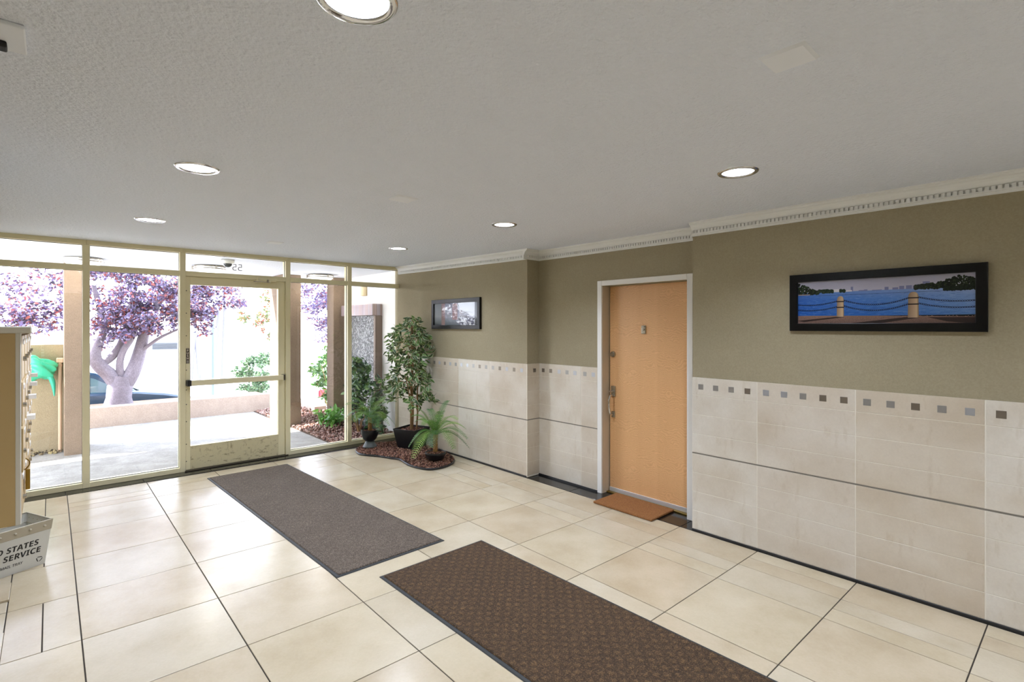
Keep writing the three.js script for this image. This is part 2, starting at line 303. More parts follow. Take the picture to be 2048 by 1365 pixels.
{ // crown moulding with a dentil row
  const tr = struct('trim_1', 'white crown moulding with a row of dentils');
  const prof = [[0, -0.105], [0.014, -0.105], [0.014, -0.062], [0.02, -0.058], [0.024, -0.05], [0.032, -0.036], [0.046, -0.024], [0.056, -0.02], [0.058, -0.012], [0.066, -0.008], [0.066, 0.01], [0, 0.01]];
  const runZ = (x, z0, z1) => {                                                // wall facing -x
    const L = z1 - z0, g = new THREE.ExtrudeGeometry(new THREE.Shape(prof.map(([a, b]) => new THREE.Vector2(a, b))), { depth: L, bevelEnabled: false });
    const p = g.attributes.position, dent = [];
    for (let i = 0; i < p.count; i++) { const z = z0 + p.getZ(i); p.setXYZ(i, x - p.getX(i), ceilY(z) + p.getY(i), z); }
    const q = g.index ? g.toNonIndexed() : g, a = q.attributes.position.array;
    for (let i = 0; i < a.length; i += 9) for (let k = 0; k < 3; k++) { const s = a[i + 3 + k]; a[i + 3 + k] = a[i + 6 + k]; a[i + 6 + k] = s; }
    q.computeVertexNormals(); obj('moulding', q, M.white, tr);
    for (let z = z0 + 0.012; z < z1 - 0.006; z += 0.026) dent.push(box(x - 0.026, x - 0.013, ceilY(z) - 0.082, ceilY(z) - 0.061, z - 0.0085, z + 0.0085));
    tag(obj('dentil_row', dent, M.white, tr), null, null, null, 'stuff');
    obj('dentil_ledge', box(x - 0.027, x - 0.013, ceilY(z1) - 0.09, ceilY(z1) - 0.082, z0, z1), M.white, tr);
  };
  runZ(RX, -2.02, BACK); runZ(RECESS, -3.9, -2.02);
  { // far run follows the rising ceiling
    const steps = 6; for (let i = 0; i < steps; i++) runZ(RX, -6.575 + i * 2.675 / steps, -6.575 + (i + 1) * 2.675 / steps);
  }
  const g = new THREE.ExtrudeGeometry(new THREE.Shape(prof.map(([a, b]) => new THREE.Vector2(a, b))), { depth: 0.24, bevelEnabled: false }).rotateY(Math.PI / 2);   // depth along +x, profile x -> -z
  const p = g.attributes.position; for (let i = 0; i < p.count; i++) p.setXYZ(i, 3.684 + p.getX(i), ceilY(-3.9) + p.getY(i), -3.9 - p.getZ(i));
  const gq = g.index ? g.toNonIndexed() : g, ga = gq.attributes.position.array;
  for (let i = 0; i < ga.length; i += 9) for (let k = 0; k < 3; k++) { const q = ga[i + 3 + k]; ga[i + 3 + k] = ga[i + 6 + k]; ga[i + 6 + k] = q; }
  gq.computeVertexNormals(); obj('moulding', gq, M.white, tr);
  const dent = []; for (let x = 3.74; x < 3.93; x += 0.026) dent.push(box(x - 0.0085, x + 0.0085, ceilY(-3.9) - 0.082, ceilY(-3.9) - 0.061, -3.887, -3.874));
  tag(obj('dentil_row', dent, M.white, tr), null, null, null, 'stuff');
}

// ---------------------------------------------------------------- storefront windows and entrance
const PZ = -6.63;                                                              // glass plane
function bay(n, x0, x1, label, opts = {}) {
  const w = struct(`window_${n}`, label);
  const top = ceilY(SF) + 0.004;
  obj('head_rail', rbox(x0, x1, top - 0.05, top, -6.68, SF, 0.004), M.alu, w);
  obj('transom_bar', rbox(x0, x1, 2.16, 2.215, -6.68, SF, 0.004), M.alu, w);
  obj('mullion', rbox(x1 - 0.028, x1 + 0.028, 0.0, top - 0.05, -6.685, SF + 0.006, 0.004), M.alu, w);
  if (opts.left) obj('mullion', rbox(x0 - 0.028, x0 + 0.028, 0.0, top - 0.05, -6.685, SF + 0.006, 0.004), M.alu, w);
  const gx0 = x0 + 0.026, gx1 = x1 - 0.026;
  const gk = (xa, xb, ya, yb) => [box(xa, xb, ya, ya + 0.006, PZ + 0.004, PZ + 0.016), box(xa, xb, yb - 0.006, yb, PZ + 0.004, PZ + 0.016), box(xa, xa + 0.005, ya, yb, PZ + 0.004, PZ + 0.016), box(xb - 0.005, xb, ya, yb, PZ + 0.004, PZ + 0.016)];
  const tp = obj('transom_pane', box(gx0, gx1, 2.213, top - 0.048, PZ - 0.003, PZ + 0.003), M.glass, w);
  obj('gasket', gk(gx0, gx1, 2.213, top - 0.048), M.gasket, tp);
  if (!opts.door) {
    obj('sill_rail', rbox(x0, x1, 0.0, 0.052, -6.69, SF + 0.004, 0.004), M.alu, w);
    const pn = obj('pane', box(gx0, gx1, 0.05, 2.162, PZ - 0.003, PZ + 0.003), M.glass, w);
    obj('gasket', gk(gx0, gx1, 0.05, 2.162), M.gasket, pn);
  }
  return w;
}
bay(1, LX, 0.265, 'tall plate glass window beside the mailboxes', { left: true });
bay(2, 0.265, 1.08, 'tall plate glass window between mailboxes and glass door');
const dBay = bay(3, 1.08, 2.197, 'transom window with house number over the glass door', { door: true });
bay(4, 2.197, 3.0, 'narrow plate glass window beside the glass door');
bay(5, 3.0, 3.785, 'plate glass window behind the potted plants');
const regular = await new FontLoader().loadAsync('fonts/droid/droid_sans_regular.typeface.json');
const bold = await new FontLoader().loadAsync('fonts/droid/droid_sans_bold.typeface.json');
{
  const g = new TextGeometry('55', { font: regular, size: 0.077, depth: 0.002, curveSegments: 6 }); g.computeBoundingBox();
  g.rotateY(Math.PI); g.computeBoundingBox(); g.translate(1.69 - g.boundingBox.max.x, 2.262, PZ - 0.005);
  tag(obj('house_number', g, std('#74757a', 0.5), dBay), 'grey house number 55 on the glass');
}
{ // glass entrance door
  const d = struct('door_1', 'glazed aluminium entrance door with push bar');
  const x0 = 1.11, x1 = 2.166, z0 = -6.66, z1 = -6.6;
  obj('stile', rbox(x0, x0 + 0.046, 0.014, 2.158, z0, z1, 0.003), M.alu, d); obj('stile', rbox(x1 - 0.078, x1, 0.014, 2.158, z0, z1, 0.003), M.alu, d);
  obj('top_rail', rbox(x0 + 0.046, x1 - 0.078, 2.068, 2.158, z0, z1, 0.003), M.alu, d);
  const nS = fbm(512, 40, 4, 8, 0.75);
  const scuff = tex(512, (x, y, i) => { const s = Math.max(0, nS[(y * 512 + (x >> 1)) % 262144] - 0.6) * 5 * Math.max(0.15, 1.3 - y / 200) + Math.max(0, nS[((y >> 2) * 512 + x) % 262144] - 0.66) * 4; return mix([222, 212, 172], [112, 94, 60], Math.min(0.55, s * 0.5)); }, 1);
  obj('kick_rail', rbox(x0 + 0.046, x1 - 0.078, 0.014, 0.272, z0, z1, 0.003), std('#ffffff', 0.5, { map: scuff, metalness: 0.1 }), d);
  obj('pane', box(x0 + 0.044, x1 - 0.076, 0.27, 2.07, PZ - 0.003, PZ + 0.003), M.glass, d);
  obj('door_stop', rbox(2.168, 2.196, 0.0, 2.16, -6.65, -6.6, 0.002), M.alu, d);
  const pb = obj('push_bar', rbox(1.15, 2.125, 0.948, 1.008, -6.545, -6.515, 0.004), M.alu, d);
  obj('bar_bracket', rbox(1.112, 1.152, 0.945, 1.011, -6.6, -6.513, 0.004), M.blackTrim, pb);
  obj('bar_bracket', rbox(2.125, 2.145, 0.945, 1.011, -6.6, -6.52, 0.004), M.aluDark, pb);
  tag(obj('pull_handle', tube([[1.14, 1.1, -6.66], [1.14, 1.1, -6.72], [1.15, 1.09, -6.735], [1.15, 0.98, -6.74], [1.15, 0.88, -6.735], [1.14, 0.865, -6.72], [1.14, 0.865, -6.66]], 0.012, 32, 8), M.nickel, d), 'rounded metal pull handle outside');
  const cl = obj('closer_body', rbox(1.83, 2.05, 2.148, 2.19, -6.6, -6.53, 0.008), M.alu, d);
  obj('closer_arm', [rbox(1.78, 1.97, 2.13, 2.14, -6.52, -6.495, 0.003), cyl(0.012, 0.012, 0.035, 1.94, 2.128, -6.51)], M.nickel, cl);
  for (const y of [0.11, 0.3, 0.55, 0.74, 0.9, 1.12, 1.5, 1.75, 2.0]) obj('screw', cyl(0.005, 0.005, 0.004, 0, 0, 0, 10).rotateX(Math.PI / 2).translate(1.117, y, -6.599), M.gasket, d);
  // PUSH decal
  const cv = document.createElement('canvas'); cv.width = 96; cv.height = 512; const c = cv.getContext('2d');
  c.fillStyle = '#4b3f33'; c.fillRect(0, 0, 96, 512); c.fillStyle = '#f1ead8'; c.textAlign = 'center'; c.textBaseline = 'middle'; c.font = 'bold 92px sans-serif';
  'PUSH'.split('').forEach((q, i) => c.fillText(q, 48, 78 + i * 88));
  c.fillRect(14, 12, 68, 10); for (let i = 0; i < 4; i++) c.fillRect(16, 412 + i * 24, 64, 8);
  const t = new THREE.CanvasTexture(cv); t.colorSpace = THREE.SRGBColorSpace;
  const pl = new THREE.PlaneGeometry(0.032, 0.17).translate(1.13, 1.277, -6.5988);
  tag(obj('push_decal', pl, std('#ffffff', 0.6, { map: t }), d), 'dark vertical PUSH sticker on the stile');
  obj('threshold', rbox(1.1, 2.2, 0.0, 0.013, -6.7, -6.57, 0.003), M.aluDark, d);
}

// ---------------------------------------------------------------- apartment door
{
  const d = struct('door_2', 'orange-brown veneered apartment door in a white frame');
  const zl = -3.045, zr = -2.163, T = 1.993, CX = 3.915;
  const cas = (z0, z1, y0, y1) => rbox(CX, CX + 0.02, y0, y1, z0, z1, 0.004);
  obj('casing', cas(zl - 0.052, zl, 0, T + 0.048), M.whiteGloss, d); obj('casing', cas(zr, zr + 0.053, 0, T + 0.048), M.whiteGloss, d); obj('casing', cas(zl, zr, T, T + 0.048), M.whiteGloss, d);
  obj('jamb', box(CX + 0.02, 4.1, 0, T, zl - 0.02, zl), std('#cdbfa8', 0.5), d); obj('jamb', box(CX + 0.02, 4.1, 0, T, zr, zr + 0.02), std('#cdbfa8', 0.5), d); obj('jamb', box(CX + 0.02, 4.1, T, T + 0.02, zl, zr), std('#cdbfa8', 0.5), d);
  const leaf = obj('door_leaf', rbox(4.035, 4.078, 0.012, T - 0.004, zl + 0.01, zr - 0.004, 0.002), M.door, d);
  obj('door_sweep', rbox(4.024, 4.036, 0.012, 0.05, zl + 0.012, zr - 0.006, 0.002), std('#dcdfe4', 0.3, { metalness: 0.6 }), leaf);
  obj('threshold', rbox(3.99, 4.12, 0, 0.012, zl, zr, 0.003), M.brass, d);
  obj('door_stop', box(4.078, 4.1, 0, T, zl, zr), M.gasket, d);
  const vz = -2.652; // knocker with viewer
  obj('door_viewer', [rbox(4.022, 4.036, 1.534, 1.612, vz - 0.024, vz + 0.024, 0.006, 3), cyl(0.011, 0.011, 0.012, 0, 0, 0).rotateZ(Math.PI / 2).translate(4.024, 1.575, vz), rbox(4.014, 4.024, 1.595, 1.605, vz - 0.016, vz + 0.012, 0.003)], M.nickel, leaf);
  obj('deadbolt', [cyl(0.03, 0.028, 0.016).rotateZ(Math.PI / 2).translate(4.035, 1.335, -2.995), cyl(0.02, 0.018, 0.022).rotateZ(Math.PI / 2).translate(4.03, 1.335, -2.995)], M.nickel, leaf);
  const hz = -2.992, hs = obj('handle_plate', rbox(4.02, 4.036, 0.925, 1.03, hz - 0.026, hz + 0.026, 0.008, 3), M.nickel, leaf);
  obj('thumb_latch', [rbox(3.975, 4.022, 0.975, 0.985, hz - 0.012, hz + 0.012, 0.004), tube([[4.02, 0.945, hz], [3.985, 0.94, hz], [3.965, 0.9, hz], [3.965, 0.83, hz], [3.985, 0.765, hz], [4.02, 0.755, hz]], 0.0095, 24, 8)], M.chrome, hs);
  obj('handle_foot', rbox(4.022, 4.036, 0.725, 0.785, hz - 0.02, hz + 0.02, 0.006, 3), M.nickel, leaf);
}

// ---------------------------------------------------------------- recessed lights
function canLight([x, z], i) {
  const y = ceilY(z), inView = i < 6;  // the rest are unseen, added behind the camera along the grid as fill
  const where = ['between the mailboxes and the dark patterned mat', 'above the tiles between mailboxes and long mat', 'closest to the glazed entrance on the mailbox side', 'above the lake photograph wall', 'in front of the wooden apartment door', 'above the potted ficus corner'][i];
  const t = thing('recessed_light', inView ? `round recessed ceiling light ${where}` : 'unseen round recessed ceiling light added at the rear of the lobby', 'ceiling light', [x, y, z], 0, 'recessed lights in the lobby ceiling');
  obj('trim_ring', lathe([[0.078, 0.002], [0.08, -0.006], [0.096, -0.006], [0.102, 0.0], [0.102, 0.004]]), M.chrome, t);
  obj('reflector', lathe([[0.062, 0.16], [0.07, 0.09], [0.079, 0.0]]), M.canInside, t);
  obj('lamp', lathe([[0, 0.055], [0.05, 0.06], [0.07, 0.072], [0.071, 0.08], [0, 0.08]]), M.lamp, t);
  const l = new THREE.RectAreaLight(new THREE.Color(0.9, 1.0, 1.22), 246, 0.1, 0.1);
  l.position.set(0, 0.05, 0); l.rotation.x = -Math.PI / 2; t.add(l);
}
cans.forEach(canLight);
// flat square cover plates on the ceiling
for (const [x, z, s, lab] of [[1.652, -0.58, 0.13, 'square ceiling cover plate between the near recessed lights'], [1.66, -2.86, 0.14, 'square ceiling cover plate above the gap between the two mats'], [1.66, -5.35, 0.14, 'square ceiling cover plate near the glass door']]) {
  const t = thing('cover_plate', lab, 'cover plate', [x, ceilY(z), z]);
  obj('plate', new THREE.CylinderGeometry(s * 0.707, s * 0.62, 0.008, 4, 1).rotateY(Math.PI / 4).translate(0, -0.004, 0), std('#eceff5', 0.8), t);
}
{
  const t = thing('ceiling_junction_box', 'flat white junction cover with a dark outlet above the mailboxes', 'junction box', [-0.15, 2.413, -1.99]);
  obj('cover', rbox(-0.1, 0.1, -0.012, 0, -0.09, 0.09, 0.004), std('#eceff5', 0.8), t); obj('outlet', rbox(0.02, 0.06, -0.03, -0.012, -0.06, -0.02, 0.004), M.gasket, t);
}

// ---------------------------------------------------------------- floor mats
function floorMat(label, cs, pile) {                                                  // cs: corners far-left, far-right, near-right, near-left
  const t = thing('floor_mat', label, 'floor mat');
  const [a, b, c, d] = cs.map(([x, z]) => V(x, 0, z));
  obj('rubber_backing', slab(d.clone().setY(0.006), c.clone().setY(0.006), b.clone().setY(0.006), a.clone().setY(0.006), 0.0055, 0.004), M.rubber, t);
  const m = a.clone().add(b).add(c).add(d).multiplyScalar(0.25), ins = [a, b, c, d].map((p) => p.clone().add(V(Math.sign(m.x - p.x) * 0.02, 0.013, Math.sign(m.z - p.z) * 0.02)));
  obj('carpet_pile', slab(ins[3], ins[2], ins[1], ins[0], 0.008, 0.005, 0.1, 0.2), pile, t);
}
floorMat('long brown carpet runner leading up to the glass door', [[1.225, -6.134], [2.045, -6.15], [2.183, -3.16], [1.351, -3.15]], M.runner);
floorMat('dark brown patterned mat across from the lake photograph', [[1.557, -2.98], [2.391, -2.98], [2.44, 0.02], [1.61, 0.02]], M.carpet);
{
  const t = thing('doormat', 'tan coir doormat in front of the wooden door', 'doormat');
  obj('coir_pile', rbox(3.648, 4.0, 0.002, 0.02, -2.932, -2.328, 0.006, 2), M.coir, t);
}

// ---------------------------------------------------------------- framed pictures
function framed(name, label, z0, z1, draw, gloss, fw = 0.047) {
  const t = thing(name, label, 'picture', [RX, 1.76, (z0 + z1) / 2]);
  const w = z1 - z0, h = 0.376, D = 0.03;
  const outer = [[-w / 2, -h / 2], [w / 2, -h / 2], [w / 2, h / 2], [-w / 2, h / 2]], inn = [[-w / 2 + fw, -h / 2 + fw], [-w / 2 + fw, h / 2 - fw], [w / 2 - fw, h / 2 - fw], [w / 2 - fw, -h / 2 + fw]];
  obj('picture_frame', extrude(outer.map(([x, y]) => [x * 0.994, y * 0.985]), D - 0.006, 0.003, [inn]).rotateY(-Math.PI / 2).translate(-0.003, 0, 0), M.frame, t);   // x -> z, z -> -x
  const cv = document.createElement('canvas'); cv.width = 1280; cv.height = 404; draw(cv.getContext('2d'), 1280, 404);
  const tx = new THREE.CanvasTexture(cv); tx.colorSpace = THREE.SRGBColorSpace;
  obj('print', new THREE.PlaneGeometry(w - 2 * fw + 0.004, h - 2 * fw + 0.004).rotateY(-Math.PI / 2).translate(-0.014, 0, 0), phys('#eaeaee', 0.5, { map: tx, specularIntensity: 0.3, clearcoat: gloss, clearcoatRoughness: 0.02 }), t);
  obj('backing', box(-0.012, -0.002, -h / 2 + 0.01, h / 2 - 0.01, -w / 2 + 0.01, w / 2 - 0.01), M.gasket, t);
}
framed('framed_picture', 'black framed lakeside photograph with stone posts and chains', -1.302, -0.313, (c, W, H) => {
  let s = 9; const r = () => (s = (s * 16807) % 2147483647) / 2147483647;
  let g = c.createLinearGradient(0, 0, 0, 160); g.addColorStop(0, '#a8a6b2'); g.addColorStop(1, '#c2bcc6'); c.fillStyle = g; c.fillRect(0, 0, W, 160);
  g = c.createLinearGradient(0, 110, 0, 330); g.addColorStop(0, '#8fa0c4'); g.addColorStop(0.3, '#5f84bd'); g.addColorStop(1, '#2a5fa0'); c.fillStyle = g; c.fillRect(0, 112, W, 220);
  g = c.createLinearGradient(0, 0, W, 0); g.addColorStop(0, 'rgba(10,70,160,.55)'); g.addColorStop(0.45, 'rgba(30,90,170,.25)'); g.addColorStop(1, 'rgba(200,205,225,.35)'); c.fillStyle = g; c.fillRect(0, 112, W, 220);
  for (let i = 0; i < 900; i++) { const y = 122 + Math.pow(r(), 0.8) * 205, l = 8 + r() * 50 * (y / 330); c.strokeStyle = r() < 0.5 ? 'rgba(190,205,230,.25)' : 'rgba(10,40,90,.28)'; c.lineWidth = 1 + r() * 1.6; const x = r() * W; c.beginPath(); c.moveTo(x, y); c.lineTo(x + l, y + r() * 2 - 1); c.stroke(); }
  c.fillStyle = '#7d7f9c'; for (const [x, w, h] of [[440, 18, 42], [690, 28, 26], [745, 40, 18], [792, 34, 28], [838, 40, 30], [884, 30, 26], [905, 40, 36], [948, 46, 56], [540, 26, 12], [500, 60, 8], [600, 70, 6]]) c.fillRect(x, 114 - h, w, h);
  c.fillStyle = '#d8d2cf'; for (const [x, w, h] of [[300, 50, 26], [345, 40, 18], [390, 60, 12]]) c.fillRect(x, 114 - h, w, h);
  const bushes = (x0, x1, yb, hf, cs) => { for (let x = x0; x < x1; x += 5) { const h = hf(x); for (let k = 0; k < 6; k++) { c.fillStyle = cs[Math.floor(r() * cs.length)]; c.beginPath(); c.arc(x + r() * 12 - 6, yb - r() * h, 4 + r() * 7, 0, 7); c.fill(); } } };
  bushes(0, 180, 128, (x) => 118 - x * 0.55, ['#121a10', '#1c2a18', '#2b3a1e', '#0e140c']); bushes(180, 300, 116, () => 26, ['#1c2a1a', '#2c3a26']); bushes(360, 395, 114, () => 20, ['#24321f']);
  bushes(900, 1280, 118, (x) => x < 1080 ? 30 + (x - 900) * 0.12 : 50 + Math.sin((x - 1080) / 200 * 3.1) * 40, ['#10180e', '#1a2416', '#27321c', '#0c120a']); bushes(1090, 1280, 136, () => 30, ['#10180e', '#1a2416']);
  c.fillStyle = '#a08a78'; c.fillRect(0, 124, 110, 9);
  g = c.createLinearGradient(0, 320, 0, H); g.addColorStop(0, '#8a6a58'); g.addColorStop(1, '#6b5448'); c.fillStyle = g; c.beginPath(); c.moveTo(0, 326); c.quadraticCurveTo(500, 326, W, 348); c.lineTo(W, H); c.lineTo(0, H); c.fill();
  for (let i = 0; i < 1500; i++) { c.fillStyle = r() < 0.5 ? 'rgba(190,150,125,.35)' : 'rgba(40,28,24,.35)'; c.fillRect(r() * W, 336 + r() * 68, 4, 2); }
  c.fillStyle = 'rgba(25,18,16,.75)'; c.beginPath(); c.moveTo(0, 372); c.lineTo(330, 338); c.lineTo(392, 342); c.lineTo(60, 384); c.fill(); c.beginPath(); c.moveTo(380, 404); c.lineTo(850, 346); c.lineTo(930, 352); c.lineTo(620, 404); c.fill(); c.beginPath(); c.moveTo(980, 350); c.lineTo(W, 352); c.lineTo(W, H); c.lineTo(1100, 384); c.fill();
  c.strokeStyle = '#1c2436'; c.lineWidth = 2; c.beginPath(); c.moveTo(180, 142); c.lineTo(1230, 140); c.stroke();
  const chain = (x0, y0, x1, y1, sag) => { const n = Math.round((x1 - x0) / 15); for (let i = 0; i <= n; i++) { const t = i / n, x = x0 + (x1 - x0) * t, y = y0 + (y1 - y0) * t + sag * 4 * t * (1 - t); c.strokeStyle = '#14151f'; c.lineWidth = 3.6; c.beginPath(); c.ellipse(x, y, 8, 4.5, 0, 0, 7); c.stroke(); } };
  for (const [dy, k] of [[0, 1], [50, 1]]) { chain(-160, 180 + dy, 335, 196 + dy, 40 * k); chain(385, 190 + dy, 850, 190 + dy, 46 * k); chain(925, 186 + dy, 1420, 196 + dy, 34 * k); }
  for (const [x, w, y1, yt] of [[330, 58, 338, 152], [850, 74, 352, 140]]) {
    g = c.createLinearGradient(x, 0, x + w, 0); g.addColorStop(0, '#8d7558'); g.addColorStop(0.45, '#b09373'); g.addColorStop(0.8, '#c9ad84'); g.addColorStop(1, '#7d6448'); c.fillStyle = g;
    c.beginPath(); c.moveTo(x, y1); c.lineTo(x + w * 0.04, yt + 34); c.quadraticCurveTo(x + w * 0.1, yt, x + w / 2, yt); c.quadraticCurveTo(x + w * 0.9, yt, x + w * 0.96, yt + 34); c.lineTo(x + w, y1); c.fill();
    c.fillStyle = '#2a211c'; c.fillRect(x, yt + 44, w, 10); c.fillRect(x, yt + 96, w, 10);
  }
}, 0.4);
framed('framed_picture', 'black framed print with a pale window reflection painted in beside the potted ficus', -5.69, -4.672, (c, W, H) => {
  let s = 77; const r = () => (s = (s * 16807) % 2147483647) / 2147483647;
  const g = c.createLinearGradient(0, 0, 0, H); g.addColorStop(0, '#8b96a2'); g.addColorStop(0.6, '#a3a8ac'); g.addColorStop(1, '#5f686b'); c.fillStyle = g; c.fillRect(0, 0, W, H);  // print unknown under glare: pale reflection of the window put into its colour
  c.fillStyle = '#9a7f78'; c.fillRect(230, 0, 110, H); c.fillRect(560, 20, 150, H - 120);
  for (let i = 0; i < 160; i++) { const x = 760 + r() * 500, h = 40 + r() * 120; c.strokeStyle = ['#1b2226', '#2a3335', '#3c4747'][Math.floor(r() * 3)]; c.lineWidth = 3 + r() * 4; c.beginPath(); c.moveTo(x, H); c.quadraticCurveTo(x + r() * 40 - 20, H - h * 0.6, x + r() * 120 - 60, H - h); c.stroke(); }
}, 1);

// ---------------------------------------------------------------- mailboxes, tray, loose tiles
{
  const t = thing('mailbox_bank', 'tan wall-mounted bank of metal mailboxes with pale lid', 'mailbox', [LX, 0, 0]);
  const X1 = -0.087 - LX, z0 = -4.42, z1 = -3.0;
  obj('side_panel', rbox(0.0, X1 - 0.02, 0.76, 1.572, z1 - 0.012, z1, 0.003), M.mailTan, t);
  obj('body', box(0.0, X1 - 0.022, 0.762, 1.572, z0, z1 - 0.012), M.mailTan, t);
  obj('edge_trim', rbox(X1 - 0.022, X1 - 0.004, 0.76, 1.572, z1 - 0.02, z1 + 0.001, 0.003), M.mailLid, t);
  obj('lid', rbox(0.0, X1 + 0.03, 1.572, 1.602, z0 - 0.02, z1 + 0.006, 0.006, 3), M.mailLid, t);
  for (let c = 0; c < 5; c++) for (let r = 0; r < 4; r++) {
    const a = z0 + 0.01 + c * 0.278, y = 0.775 + r * 0.199, o = (c * 7 + r * 3) % 4 * 0.004;
    const dr = obj('mailbox_door', rbox(X1 - 0.02, X1 - 0.004 + o * 0.5, y, y + 0.189, a, a + 0.268, 0.002), M.mailTan, t);
    obj('lock', cyl(0.01, 0.01, 0.012, 0, 0, 0, 12).rotateZ(-Math.PI / 2).translate(X1 + 0.0, y + 0.09, a + 0.24), M.nickel, dr);
    obj('name_card', rbox(X1 - 0.004, X1 + 0.0 + o * 0.4, y + 0.15, y + 0.172, a + 0.09, a + 0.18, 0.001), M.card, dr);
  }
  for (const [y, z, w] of [[1.29, -4.36, 0.05], [1.25, -4.2, 0.06], [1.2, -3.95, 0.07], [1.12, -3.7, 0.08]]) obj('envelope', rbox(X1 - 0.01, X1 + 0.03, y, y + 0.022, z, z + w, 0.001), M.card, t);
  const pk = obj('hasp', tube([[X1, 0.93, -3.3], [X1 + 0.014, 0.95, -3.3], [X1 + 0.014, 0.97, -3.3], [X1, 0.985, -3.3]], 0.003, 12, 6), M.brass, t);
  obj('hanging_tag', rbox(X1 + 0.002, X1 + 0.018, 0.84, 0.935, -3.32, -3.28, 0.003), M.brass, pk);
}
{ // corrugated plastic flats tub
  const turn = 25 * Math.PI / 180, d = [Math.cos(turn), -Math.sin(turn)], sd = [-Math.sin(turn), -Math.cos(turn)];
  const cx = 0.013 - d[0] * 0.235 + sd[0] * 0.155, cz = -4.665 - d[1] * 0.235 + sd[1] * 0.155;
  const t = thing('mail_tray', 'scuffed white plastic postal mail tray on the floor', 'mail tray', [cx, 0, cz], turn);
  const top = [0.235, 0.155], bot = [0.205, 0.128], H = 0.293, wall = std('#d9d8cf', 0.5), rim = std('#b9b09a', 0.6);
  const P = (sx, sz, y, e = 0) => V(sx * (bot[0] + (top[0] - bot[0]) * y / H + e), y, sz * (bot[1] + (top[1] - bot[1]) * y / H + e));
  const sides = [[[-1, 1], [1, 1]], [[1, 1], [1, -1]], [[1, -1], [-1, -1]], [[-1, -1], [-1, 1]]];
  sides.forEach(([a, b]) => {
    const s = obj('side_panel', slab(P(...a, 0), P(...b, 0), P(...b, H), P(...a, H), 0.005, 0.001), wall, t);
    obj('rim_band', slab(P(...a, H - 0.062, 0.003), P(...b, H - 0.062, 0.003), P(...b, H + 0.003, 0.003), P(...a, H + 0.003, 0.003), 0.009, 0.002), rim, s);
    const A = P(...a, H - 0.03, 0.006), B = P(...b, H - 0.03, 0.006);
    for (let i = 0; i < 6; i++) { const p = A.clone().lerp(B, 0.1 + i * 0.16); obj('rivet', new THREE.SphereGeometry(0.008, 10, 8).scale(1, 1, 0.9).translate(p.x, p.y, p.z), rim, s); }
  });
  obj('bottom', box(-bot[0], bot[0], 0, 0.006, -bot[1], bot[1]), wall, t);
  const tilt = Math.atan2(top[1] - bot[1], H), ink = std('#2a2826', 0.7);
  const put = (str, size, x1, y, f) => { const g = new TextGeometry(str, { font: f, size, depth: 0.0008, curveSegments: 4 }); const p = g.attributes.position; for (let i = 0; i < p.count; i++) p.setX(i, p.getX(i) + p.getY(i) * 0.12); g.computeBoundingBox(); g.translate(x1 - g.boundingBox.max.x, y, 0); g.rotateX(tilt); g.translate(0, 0, bot[1] + 0.0006); return g; };
  tag(obj('lettering', [put('UNITED STATES', 0.036, 0.165, 0.148, bold), put('POSTAL SERVICE', 0.036, 0.178, 0.095, bold), put('FLAT MAIL TRAY', 0.017, 0.085, 0.05, regular)], ink, t), 'black printed lettering on the tray');
  const tri = []; for (let i = 0; i < 3; i++) { const a = i * 2.094 + 0.52, b = a + 1.7; tri.push(tube([[0.017 * Math.cos(a), 0.017 * Math.sin(a), 0], [0.013 * Math.cos((a + b) / 2), 0.013 * Math.sin((a + b) / 2), 0], [0.017 * Math.cos(b), 0.017 * Math.sin(b), 0]], 0.0022, 6, 4).scale(1, 1, 0.3)); }
  obj('recycling_mark', tri.map((g) => g.translate(0.172, 0.045, 0).rotateX(tilt).translate(0, 0, bot[1] + 0.0006)), ink, t);
}
for (const [z0, z1, lab] of [[-4.43, -4.165, 'loose beige floor tile lying next to the mail tray'], [-3.73, -3.4, 'loose beige floor tile lying under the mailboxes, away from the tray']]) {
  const t = thing('loose_tile', lab, 'tile');
  obj('tile', slab(V(LX + 0.02, 0.013, z1), V(-0.178, 0.013, z1), V(-0.178, 0.013, z0), V(LX + 0.02, 0.013, z0), 0.0128, 0.0015, 2, 1), M.floorTile[1], t);
}
// ---------------------------------------------------------------- potted plants on a bed of bark chips
const leafMat = (c, more = {}) => phys(c, 0.5, { side: THREE.DoubleSide, transmission: 0.25, thickness: 0, ...more });
function leafGeo(L, W, bend, rimCol, midCol) {                                  // pointed oval leaf along +y, folded on its rib, paler at the margin
  const rows = 5, pos = [], col = [], idx = [];
  for (let i = 0; i <= rows; i++) {
    const t = i / rows, w = W * Math.pow(Math.sin(Math.PI * Math.min(1, t * 0.94 + 0.04)), 0.85), y = L * t, z = -bend * t * t * L;
    for (const [s, k] of [[-1, 0], [-0.55, 1], [0, 1], [0.55, 1], [1, 0]]) { pos.push(s * w, y, z + Math.abs(s) * w * 0.35); col.push(...(k ? midCol : rimCol)); }
  }
  for (let i = 0; i < rows; i++) for (let j = 0; j < 4; j++) { const a = i * 5 + j; idx.push(a, a + 1, a + 6, a, a + 6, a + 5); }
  const g = new THREE.BufferGeometry(); g.setAttribute('position', new THREE.Float32BufferAttribute(pos, 3)); g.setAttribute('color', new THREE.Float32BufferAttribute(col, 3)); g.setIndex(idx); g.computeVertexNormals();
  return g;
}
const aim = (dir, roll) => { const q = new THREE.Quaternion().setFromUnitVectors(V(0, 1, 0), dir.clone().normalize()); return q.multiply(new THREE.Quaternion().setFromAxisAngle(V(0, 1, 0), roll)); };
